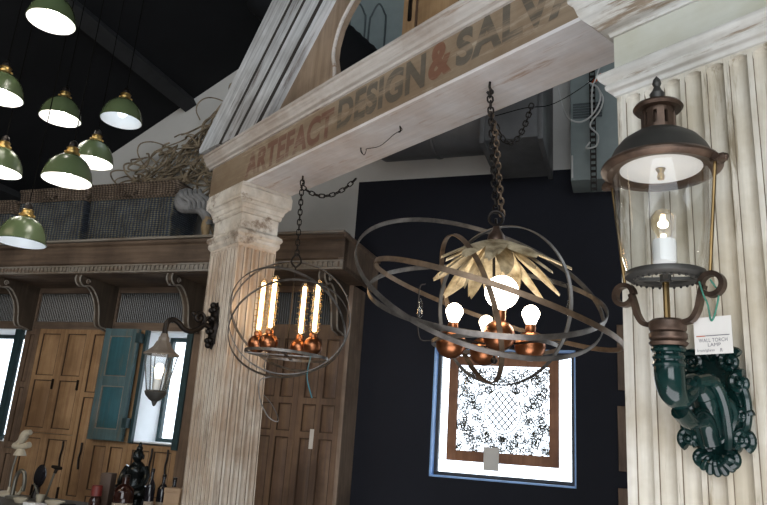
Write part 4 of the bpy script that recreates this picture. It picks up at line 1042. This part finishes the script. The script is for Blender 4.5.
# ================================================================== WINDOW SCREEN, PICTURES, DUCTS, BOX
y = WY + .035
a0, zt_ = fhit('w', 450, 357, y); a1, _ = fhit('w', 559, 361, y); _, zb_ = fhit('w', 502, 464, y)
b0, _ = fhit('w', 447, 460, y)
a0 = (a0 + b0) / 2; zt_ = zt_ + .01
t = fthing('w', (a0 + a1) / 2, y, zb_, 'lattice_screen', 'brown framed screen of black curling tracery standing in the bright window', 'screen')
fw = .075
mb = MB(); mb.bbox(a0, a0 + fw, y - .02, y + .02, zb_, zt_, .004); mb.bbox(a1 - fw, a1, y - .02, y + .02, zb_, zt_, .004); mb.bbox(a0 + fw, a1 - fw, y - .02, y + .02, zb_, zb_ + fw * 1.1, .004); mb.bbox(a0 + fw, a1 - fw, y - .02, y + .02, zt_ - fw, zt_, .004)
M['screen_wood'] = wood('reddish frame wood', (.30, .13, .06), (.42, .20, .10), 'z'); mb.build('frame', M['screen_wood'], t)
mb = MB(); random.seed(3); cx = (a0 + a1) / 2; cz = (zb_ + zt_) / 2 - .01; W_ = (a1 - a0) / 2 - fw; H_ = (zt_ - zb_) / 2 - fw
EL = (W_ * .40, H_ * .52)
mb.tube([(cx + EL[0] * math.cos(2 * PI * k / 48), y, cz + EL[1] * math.sin(2 * PI * k / 48)) for k in range(48)], .0045, 5, closed=True)
mb.tube([(cx + EL[0] * .86 * math.cos(2 * PI * k / 48), y, cz + EL[1] * .86 * math.sin(2 * PI * k / 48)) for k in range(48)], .003, 5, closed=True)
for k in range(-5, 6):                   # diamond lattice in the oval
    for sg in (-1, 1):
        pts = []
        for i in range(41):
            u = -1 + 2 * i / 40; x = u * EL[0]; z = sg * u * EL[1] + k * EL[1] * .34
            if (x / EL[0]) ** 2 + (z / EL[1]) ** 2 < .74: pts.append((cx + x, y, cz + z))
        if len(pts) > 2: mb.tube(pts, .005, 5)
cnt = 0; used = []
while cnt < 200:
    x = random.uniform(-W_, W_); z = random.uniform(-H_, H_)
    if (x / EL[0]) ** 2 + (z / EL[1]) ** 2 < 1.15: continue
    cnt += 1; r = random.uniform(.02, .048)
    for sx_ in (1, -1):                  # the tracery is mirrored left to right
        P = [p for p in spiral((cx + sx_ * x, y, cz + z), r, .005, sx_ * random.uniform(1.0, 1.6), random.uniform(0, 6), 16) if abs(p.x - cx) < W_ and abs(p.z - cz) < H_]
        if len(P) > 3: mb.tube(P, .0031, 4)
for k in range(110):
    x = random.uniform(-W_ * .95, W_ * .95); z = random.uniform(-H_ * .95, H_ * .95)
    if (x / EL[0]) ** 2 + (z / EL[1]) ** 2 < 1.1: continue
    a = random.uniform(0, 6.28); L = .05
    mb.tube([(cx + x, y, cz + z), (cx + max(-W_, min(W_, x + L * math.cos(a))), y, cz + max(-H_, min(H_, z + L * math.sin(a))))], .003, 4)
mb.build('tracery', M['grey_metal'], t)
c, z = fhit('w', 491, 459, y - .03)
o = fobj(MB().bbox(c - .062, c + .062, y - .026, y - .022, z - .09, z + .09, .001), 'w', c, y - .024, z, 'price_card', M['paper']); tag(o, 'white card on the lower rail of the lattice screen in the window', 'tag')

for k, (py0, py1, lab) in enumerate(((325, 390, 'topmost framed picture on the black wall, half hidden by the pilaster'), (406, 471, 'framed picture below the topmost one on the black wall by the pilaster'), (488, 553, 'lowest framed picture on the black wall, at the bottom edge by the pilaster'))):
    s0, z1 = fhit('w', 616.5 + k * .8, py0, WY - .02); _, z0 = fhit('w', 617, py1, WY - .02)
    t = fthing('w', s0 + .2, WY - .02, z0, 'picture_frame', lab, 'picture', 'framed pictures on the black wall')
    mb = MB(); s1 = s0 + .42; f_ = .10
    for q in ((s0, s0 + f_, z0, z1), (s1 - f_, s1, z0, z1), (s0 + f_, s1 - f_, z0, z0 + f_), (s0 + f_, s1 - f_, z1 - f_, z1)): mb.bbox(q[0], q[1], WY - .035, WY - .002, q[2], q[3], .004)
    mb.build('frame', M['brown_z'], t)
    MB().box(s0 + f_, s1 - f_, WY - .018, WY - .01, z0 + f_, z1 - f_).build('picture', M['paper'], t)

# big duct along the top of the black wall
t = fthing('w', 2.0, .35, 4.0, 'ventilation_duct', 'dark galvanised round ventilation duct with flanges above the black wall', 'duct')
rot = Matrix.Rotation(PI / 2, 4, 'Y')
DR = .36; DY = .42; DZ = 4.02 + DR
mb = MB(); mb.lathe([(.0, 1.02), (.10, 1.02), (.14, 1.10), (DR, 1.42), (DR, 1.9), (DR + .01, 1.905), (DR + .01, 1.93), (DR, 1.935), (DR, 2.45), (0, 2.45)], 32, T((0, DY, DZ)) @ rot)
mb.build('duct_body', M['galv'], t)
mb = MB(); mb.bbox(2.40, 2.86, DY - DR - .04, WY - .01, 3.93, 4.9, .01); mb.bbox(2.38, 2.42, DY - DR - .06, WY - .01, 3.90, 4.92, .006); mb.bbox(2.83, 2.87, DY - DR - .06, WY - .01, 3.90, 4.92, .006)
mb.build('plenum_box', M['galv'], t)
p0 = Vector((1.55, .42, 4.5)); p1 = Vector((.35, -.1, 5.6))
mb = MB(); P = [p0.lerp(p1, k / 40) for k in range(41)]; mb.tube(P, [.26 + .008 * (k % 2) for k in range(41)], 24); mb.build('flexible_duct', M['roof'], t)

y = .55
s0, z1 = fhit('w', 568, 85, y); s1, z0 = fhit('w', 618, 185, y); s0b, _ = fhit('w', 573, 183, y)
s0 = max((s0 + s0b) / 2, 2.88); z0 += .06
t = fthing('w', (s0 + s1) / 2, y, z0, 'equipment_box', 'grey-green metal equipment box with a dark louvre, high on the black wall', 'box')
MB().bbox(s0, s1 + .25, y, WY - .003, z0, z1 + .5, .01).build('casing', M['grey_box'], t)
mb = MB(); la, lz = fhit('w', 573, 119, y); lb, lz0 = fhit('w', 602, 105, y)
for k in range(6): z = lz + k * .024; mb.box(la, lb, y - .008, y, z, z + .016)
mb.build('louvre', M['grey_louvre'], t)
MB().bbox(s0 + .005, s0 + .02, y - .012, y, z0 + .02, z0 + .22, .003).build('latch', M['cable_white'], t)
s, zt2 = fhit('w', 592, 78, .46); _, zb2 = fhit('w', 592, 190, .46)
mb = MB()
for x in (s - .024, s + .016): mb.box(x, x + .008, .455, .475, zb2, zt2 + .35)
k = zb2
while k < zt2 + .33: mb.box(s - .02, s + .02, .46, .465, k, k + .022); k += .05
o = fobj(mb, 'w', s, .465, zb2, 'slotted_strut', M['iron']); tag(o, 'black slotted metal strut hanging in front of the grey equipment box', 'strut')
mb = MB(); q = lambda px, py, yy=.43: (fhit('w', px, py, yy)[0], yy, fhit('w', px, py, yy)[1])
mb.tube(smooth([q(558, 88), q(562, 105), q(568, 118), q(580, 122), q(592, 115), q(600, 100), q(598, 88), q(588, 82)], 6), .007, 7)
mb.tube(smooth([q(598, 88), q(603, 98), q(600, 110), q(590, 125), q(598, 135), q(596, 146), q(586, 148), q(590, 142)], 6), .007, 7)
mb.tube(smooth([q(592, 115), q(592, 90), q(596, 78), q(600, 66)], 6), .007, 7)
o = fobj(mb, 'w', q(590, 115)[0], .43, q(590, 115)[2], 'white_cable', M['cable_white']); tag(o, 'white cable looped round the black slotted strut', 'cable')
mb = MB(); mb.tube([q(594, 81, .45), q(599, 76, .45)], .018, 10); mb.tube([q(592, 83, .45), q(601, 74, .45)], .010, 8)
o = fobj(mb, 'w', *q(596, 78, .45), 'cable_connector', M['orange']); tag(o, 'small orange cable connector at the top of the slotted strut', 'connector')
mb = MB(); mb.tube(smooth([q(596, 77, .44), q(575, 92, .25), q(550, 105, -.06), q(525, 108, -.08), q(495, 116, -.08)], 5), .0035, 6)
o = fobj(mb, 'w', *q(550, 105, -.06), 'black_cable', M['cord']); tag(o, 'thin black cable strung from the orange connector across the duct', 'cable')

# grey gothic panel seen through the opening above the beam
y = .60
s0, z0 = fhit('w', 336, 62, y); s1, z1 = fhit('w', 395, -40, y); z1 = min(z1, roof_z(s0) - .05)
t = fthing('w', (s0 + s1) / 2, y, z0 - .1, 'gothic_panel', 'blue-grey panel with gothic arch outlines seen above the beam', 'screen')
MB().box(s0, s1 + .4, y, y + .04, z0 - .2, z1).build('board', M['grey_box'], t)
mb = MB()
for px in (358, 378):
    c, zz = fhit('w', px, 14, y - .01); w = .085
    mb.tube(smooth([(c - w, y - .004, z0 - .2), (c - w, y - .004, zz - .1), (c - w * .8, y - .004, zz + .0), (c, y - .004, zz + .12), (c + w * .8, y - .004, zz), (c + w, y - .004, zz - .1), (c + w, y - .004, z0 - .2)], 6), .010, 6)
mb.build('arch_moulding', M['grey_louvre'], t)

# ================================================================== COUNTER WITH OBJECTS
CZ = 1.05
ca = FR['w'][1]
co = Vector((-2.25, 5.18, CZ)); wx = Vector((math.cos(ca), math.sin(ca), 0)); wy = Vector((-math.sin(ca), math.cos(ca), 0))
t = thing('shop_counter', 'worn dark shop counter in the bottom left corner, cluttered with small objects', 'counter', (co.x, co.y, 0), ca)
MB().bbox(-1.6, 1.23, -.62, .04, CZ - .04, CZ, .006).build('worktop', M['counter'], t)
mb = MB(); mb.box(-1.55, 1.18, -.56, 0, 0, CZ - .04); mb.build('base', M['brown_x'], t)
for k in range(4): panel_door(MB(), -1.5 + k * .66, -.87 + k * .66, .08, CZ - .07, 1, (1,), y=-.585, st=.06).build('door', [M['brown_z'], M['bead']], t)
def spot(px, dv):                        # a place on the counter seen at px, dv metres in front of its back edge
    best = None
    for k in range(400):
        u = -1.6 + 2.8 * k / 400; p = co + wx * u - wy * dv; q = p - Vector((0, 0, EYE))
        x = 383.5 + FPX * q.dot(Rv) / q.dot(Fv)
        if best is None or abs(x - px) < best[0]: best = (abs(x - px), p)
    return best[1]
def ppm(p): return FPX / (p - Vector((0, 0, EYE))).dot(Fv)
def top_z(px, py, p): return at(px, py, p.y).z
def bottle(px, dv, ztop, r, mt, label, lbl=True, cap=None, group='dark bottles on the counter'):
    p = spot(px, dv); H = at(px, ztop, p.y).z - CZ
    t = thing('bottle', label, 'bottle', p, 0, group)
    MB().lathe([(0, 0), (r * .94, 0), (r, .006), (r, H * .56), (r * .93, H * .64), (r * .6, H * .72), (r * .34, H * .77), (r * .31, H * .9), (r * .37, H * .905), (r * .37, H * .93), (0, H * .93)], 24).build('glass_body', M[mt], t)
    MB().lathe([(r * .34, H * .925), (r * .40, H * .93), (r * .40, H * .995), (r * .3, H), (0, H)], 16).build('cap', M[cap or 'iron'], t)
    if lbl: MB().lathe([(r * 1.006, H * .06), (r * 1.01, H * .062), (r * 1.01, H * .30), (r * 1.006, H * .302)], 24).build('paper_label', M['label'], t)
bottle(120, .34, 474, .062, 'bottle', 'big round-shouldered dark brown bottle in front of the small seated statue')
bottle(146, .24, 468, .030, 'bottle_blk', 'tall black bottle with ringed neck, just right of the statue')
bottle(159, .10, 474, .034, 'bottle_blk', 'left one of the two matching dark bottles right of the statue', True)
bottle(170, .20, 477, .034, 'bottle_blk', 'right one of the two matching dark bottles, beside the tan box', True)
# round shouldered jar body keeps its neck low; wooden post, jar, tan box
p = spot(103, .30); H = at(103, 472.5, p.y).z - CZ
o = MB().bbox(-.036, .036, -.036, .036, 0, H, .004).build('wooden_block', M['post_wood'], loc=p, rot=(0, .0, ca + .2)); tag(o, 'upright dark brown square block left of the brown bottle', 'block')
p = spot(93, .44); H = at(94, 485, p.y).z - CZ
t = thing('lidded_jar', 'small jar with a dull red cap left of the upright brown block', 'jar', p)
MB().lathe([(0, 0), (.034, 0), (.036, .01), (.036, H * .5), (.026, H * .62), (.024, H * .66)], 20).build('jar_body', M['bottle'], t)
MB().lathe([(.026, H * .62), (.033, H * .64), (.033, H * .96), (.028, H), (0, H)], 20).build('cap', M['red_cap'], t)
p = spot(181, .24); H = at(180, 488, p.y).z - CZ
t = thing('card_box', 'small tan card box at the right end of the counter by the pillar', 'box', p, ca + .25)
MB().bbox(-.05, .05, -.04, .04, 0, H - .012, .003).build('box_body', M['tan_box'], t); MB().bbox(-.053, .053, -.043, .043, H - .03, H, .003).build('lid', M['tan_box'], t)
# seated statue
p = spot(130.5, .07); H = at(131, 441, p.y).z - CZ
t = thing('seated_statue', 'small dark bronze seated figure with topknot behind the bottles', 'statue', p, ca + .15)
k = H / .44
def S(x, y, z): return (x * k, y * k, z * k)
mb = MB()
mb.lathe([(0, 0), (.085 * k, 0), (.09 * k, .02 * k), (.085 * k, .04 * k), (.092 * k, .07 * k), (.085 * k, .09 * k), (0, .09 * k)], 24, Matrix.Diagonal((1.1, .8, 1, 1))); 
mb.build('plinth', M['statue'], t)
mb = MB()
tr = smooth([S(0, .01, .09), S(0, .01, .15), S(0, .005, .20), S(0, 0, .255), S(0, 0, .285), S(0, -.005, .31)], 5)
rad = [.075, .068, .056, .066, .05, .024]; rr = []
for i in range(5):
    for j in range(5): rr.append(k * (rad[i] + (rad[i + 1] - rad[i]) * j / 5))
rr.append(k * rad[5]); mb.tube(tr, rr, 18)
mb.sphere(S(0, -.008, .348), .040 * k, 18, 12, (.88, 1, 1.15)); mb.sphere(S(0, .0, .395), .022 * k, 12, 8, (1, 1, .9)); mb.sphere(S(0, 0, .418), .012 * k, 10, 8, (1, 1, 1.6))
mb.sphere(S(0, -.05, .343), .008 * k, 8, 6, (1, 1, 1.5))
for sg in (-1, 1):
    mb.sphere(S(sg * .038, 0, .342), .010 * k, 8, 6, (.5, .8, 1.8))
    a = smooth([S(sg * .060, 0, .275), S(sg * .088, -.01, .22), S(sg * .082, -.045, .165), S(sg * .03, -.085, .14)], 5); mb.tube(a, [k * (.024 - .010 * i / 15) for i in range(16)], 10)
    mb.sphere(S(sg * .024, -.088, .137), .018 * k, 10, 6, (1.3, .8, .6))
    for f in range(4): mb.tube([S(sg * (.02 - f * .002), -.10 + .006 * f, .138 + .004 * f), S(-sg * .006, -.106 + .006 * f, .134 + .004 * f)], .004 * k, 6)
    l = smooth([S(sg * .05, -.0, .125), S(sg * .105, -.045, .118), S(sg * .09, -.085, .108), S(sg * .02, -.095, .102), S(-sg * .05, -.09, .102)], 5); mb.tube(l, [k * (.042 - .018 * i / 20) for i in range(21)], 12)
mb.build('figure', M['statue'], t)
# cream and grey gadgets at far left
p = spot(8, .10); e = 1 / ppm(p)
def Q(base, px0, py0):                   # pixel offsets turned to metres in the counter's plane
    return lambda x, y, d=0: (wx.x * (x - px0) * e + wy.x * d, wx.y * (x - px0) * e + wy.y * d, max(.0, (py0 - y) * e))
t = thing('desk_lamp', 'cream jointed desk lamp with a stacked angular head at the far left', 'lamp', p)
g = Q(p, 5, 500)
mb = MB(); mb.lathe([(0, 0), (.075, 0), (.075, .012), (.05, .03), (.012, .036), (.01, .06), (0, .06)], 24); mb.build('base', M['cream'], t)
mb = MB(); mb.tube(smooth([g(5, 492), g(4, 478), g(6, 462), g(9, 452)], 5), .009, 8); mb.build('stem', M['grey_metal'], t)
mb = MB(); mb.tube(smooth([g(4, 450), g(9, 446), g(12, 440), g(18, 438)], 5), [.020 + .012 * math.sin(i / 5) ** 2 for i in range(16)], 10); mb.tube(smooth([g(0, 452), g(9, 453), g(20, 450)], 5), .022, 10)
mb.lathe([(.012, 0), (.03, -.015), (.045, -.05), (.042, -.052), (.01, -.02)], 18, T(g(10, 454))); mb.build('head', M['cream'], t)
p = spot(17, .22); e = 1 / ppm(p); g = Q(p, 17, 497)
t = thing('arched_tap', 'grey arched swan-neck tap on a low plate among the far left clutter', 'tap', p)
mb = MB(); mb.tube(smooth([g(10, 496), g(10, 485), g(11, 475), g(15, 470), g(20, 472), g(22.5, 480), g(22.5, 489)], 6), .014, 10); mb.build('spout', M['grey_metal'], t)
mb = MB(); mb.bbox(-.07, .08, -.03, .03, 0, .022, .004); mb.build('plate', M['grey_metal'], t)
mb = MB(); mb.tube([g(18, 492), g(21, 487)], .010, 8); mb.sphere(g(21.5, 486), .014, 10, 8); mb.build('handle', M['cream'], t)
p = spot(35, .06); e = 1 / ppm(p); g = Q(p, 35, 498)
t = thing('oval_mirror', 'dark oval hand mirror leaning upright among the far left clutter', 'mirror', p)
mb = MB(); c = Vector(g(36, 477)); mb.sphere(c, .055, 24, 12, (1, .18, 1.45), Matrix.Rotation(ca, 4, 'Z') @ Matrix.Rotation(.1, 4, 'Y')); mb.build('mirror_head', M['bottle_blk'], t)
mb = MB(); mb.tube([g(34, 498), g(35, 486)], [.03, .012], 10); mb.build('foot', M['iron'], t)
p = spot(45, .14); e = 1 / ppm(p); g = Q(p, 45, 498)
t = thing('stand_tool', 'slanted T-topped grey metal stand left of the jars on the counter', 'stand', p)
mb = MB(); mb.tube([g(44, 498), g(51, 468)], .008, 8); mb.tube([g(38, 493), g(44, 497)], .006, 8); mb.tube([g(27, 483), g(35, 493)], .006, 8); mb.build('rod', M['grey_metal'], t)
mb = MB(); mb.tube([g(46, 465), g(53, 466), g(58, 466)], [.010, .016, .010], 8); mb.tube([g(52, 467), g(51, 471)], .012, 8); mb.build('crosspiece', M['iron'], t)
mb = MB(); mb.lathe([(0, 0), (.06, 0), (.06, .01), (.03, .018), (.012, .03), (0, .03)], 20); mb.build('foot', M['grey_metal'], t)
def dish(px, dv, r, h, mt, label, name='dish', sq=1):
    p = spot(px, dv); o = MB().lathe([(0, 0), (r * .7, 0), (r * .8, h * .2), (r, h * .85), (r * .98, h), (r * .93, h * .95), (r * .72, h * .35), (0, h * .3)], 24, Matrix.Diagonal((1, sq, 1, 1))).build(name, M[mt], loc=p, rot=(0, 0, ca)); tag(o, label, 'dish', 'small dishes on the counter')
dish(39, .24, .028, .05, 'cream', 'tiny cream cup at the foot of the slanted stand', 'cup')
dish(20, .36, .055, .03, 'cream', 'shallow cream dish in front of the arched tap', sq=.6)
dish(54, .34, .075, .036, 'cream', 'largest cream oval dish, at the right of the far left clutter', sq=.6)
p = spot(34, .42); o = MB().bbox(-.075, .075, -.03, .03, 0, .02, .004).build('pale_tile', M['white_enamel'], loc=p, rot=(0, 0, ca - .1)); tag(o, 'pale flat tile lying in front of the slanted stand', 'tile')
p = spot(67, .36); o = MB().bbox(-.04, .04, -.03, .03, 0, .03, .004).build('dark_box', M['iron'], loc=p, rot=(0, 0, ca)); tag(o, 'small dark box right of the largest cream dish', 'box')

# ================================================================== OUTSIDE
mb = MB(); random.seed(11)
for k in range(420):
    a, b = random.uniform(0, 6.28), random.gauss(0, .6)
    c = Vector((3.28 + .42 * math.cos(a) * math.cos(b), 9.6 + .5 * math.sin(a), 2.6 + 1.1 * math.sin(b))); s = .09; d = Vector((random.gauss(0, 1), random.gauss(0, 1), random.gauss(0, 1))).normalized(); f = d.orthogonal()
    mb.face([mb.bm.verts.new(c + d * s), mb.bm.verts.new(c + f * s * .5), mb.bm.verts.new(c - d * s), mb.bm.verts.new(c - f * s * .5)])
t = thing('garden_tree', 'pale leafy tree outside, showing at the right edge of the bright window', 'tree', (3.28, 9.6, 0))
mb.build('foliage', M['tree'], t); bpy.context.view_layer.update()
t.children[0].data.transform(Matrix.Translation((-3.28, -9.6, 0)))
MB().tube([(0, 0, 0), (.03, 0, 1.2), (-.03, 0, 2.6)], [.12, .09, .05], 10).build('trunk', M['brown_z'], t)
struct(MB().box(-30, 30, 7.2, 40, -.3, -.2), 'trim_3', M['garden'])

# ================================================================== LIGHT
wd = bpy.data.worlds.new('sky'); scene.world = wd; wd.use_nodes = True; nt_ = wd.node_tree; bg = nt_.nodes['Background']
bg.inputs[0].default_value = (.86, .93, 1, 1); bg.inputs[1].default_value = 3.8
def area(name, loc, to, sx, sy, power, col):
    l = bpy.data.lights.new(name, 'AREA'); l.shape = 'RECTANGLE'; l.size = sx; l.size_y = sy; l.energy = power; l.color = col
    o = bpy.data.objects.new(name, l); C.objects.link(o); o.location = loc
    o.rotation_euler = (Vector(to) - Vector(loc)).to_track_quat('-Z', 'Y').to_euler(); return o
area('front_fill', (-.6, -3.6, 1.8), (.5, 4, 2.2), 4, 2.4, 150, (.92, .96, 1))  # unseen fill lamp added behind the camera
area('floor_bounce_fill', (.4, 1.3, .15), (.35, 3.0, 3.0), 2.6, 2.2, 66, (.96, .95, 1))  # unseen lamp added below to brighten the beam's underside
area('left_fill', (-3.6, 2.6, 3.3), (-2.6, 6, 1.6), 2, 1, 20, (1, .80, .56))  # unseen warm lamp added to brighten the left side
scene.view_settings.view_transform = 'Standard'; scene.view_settings.look = 'None'; scene.view_settings.exposure = .12
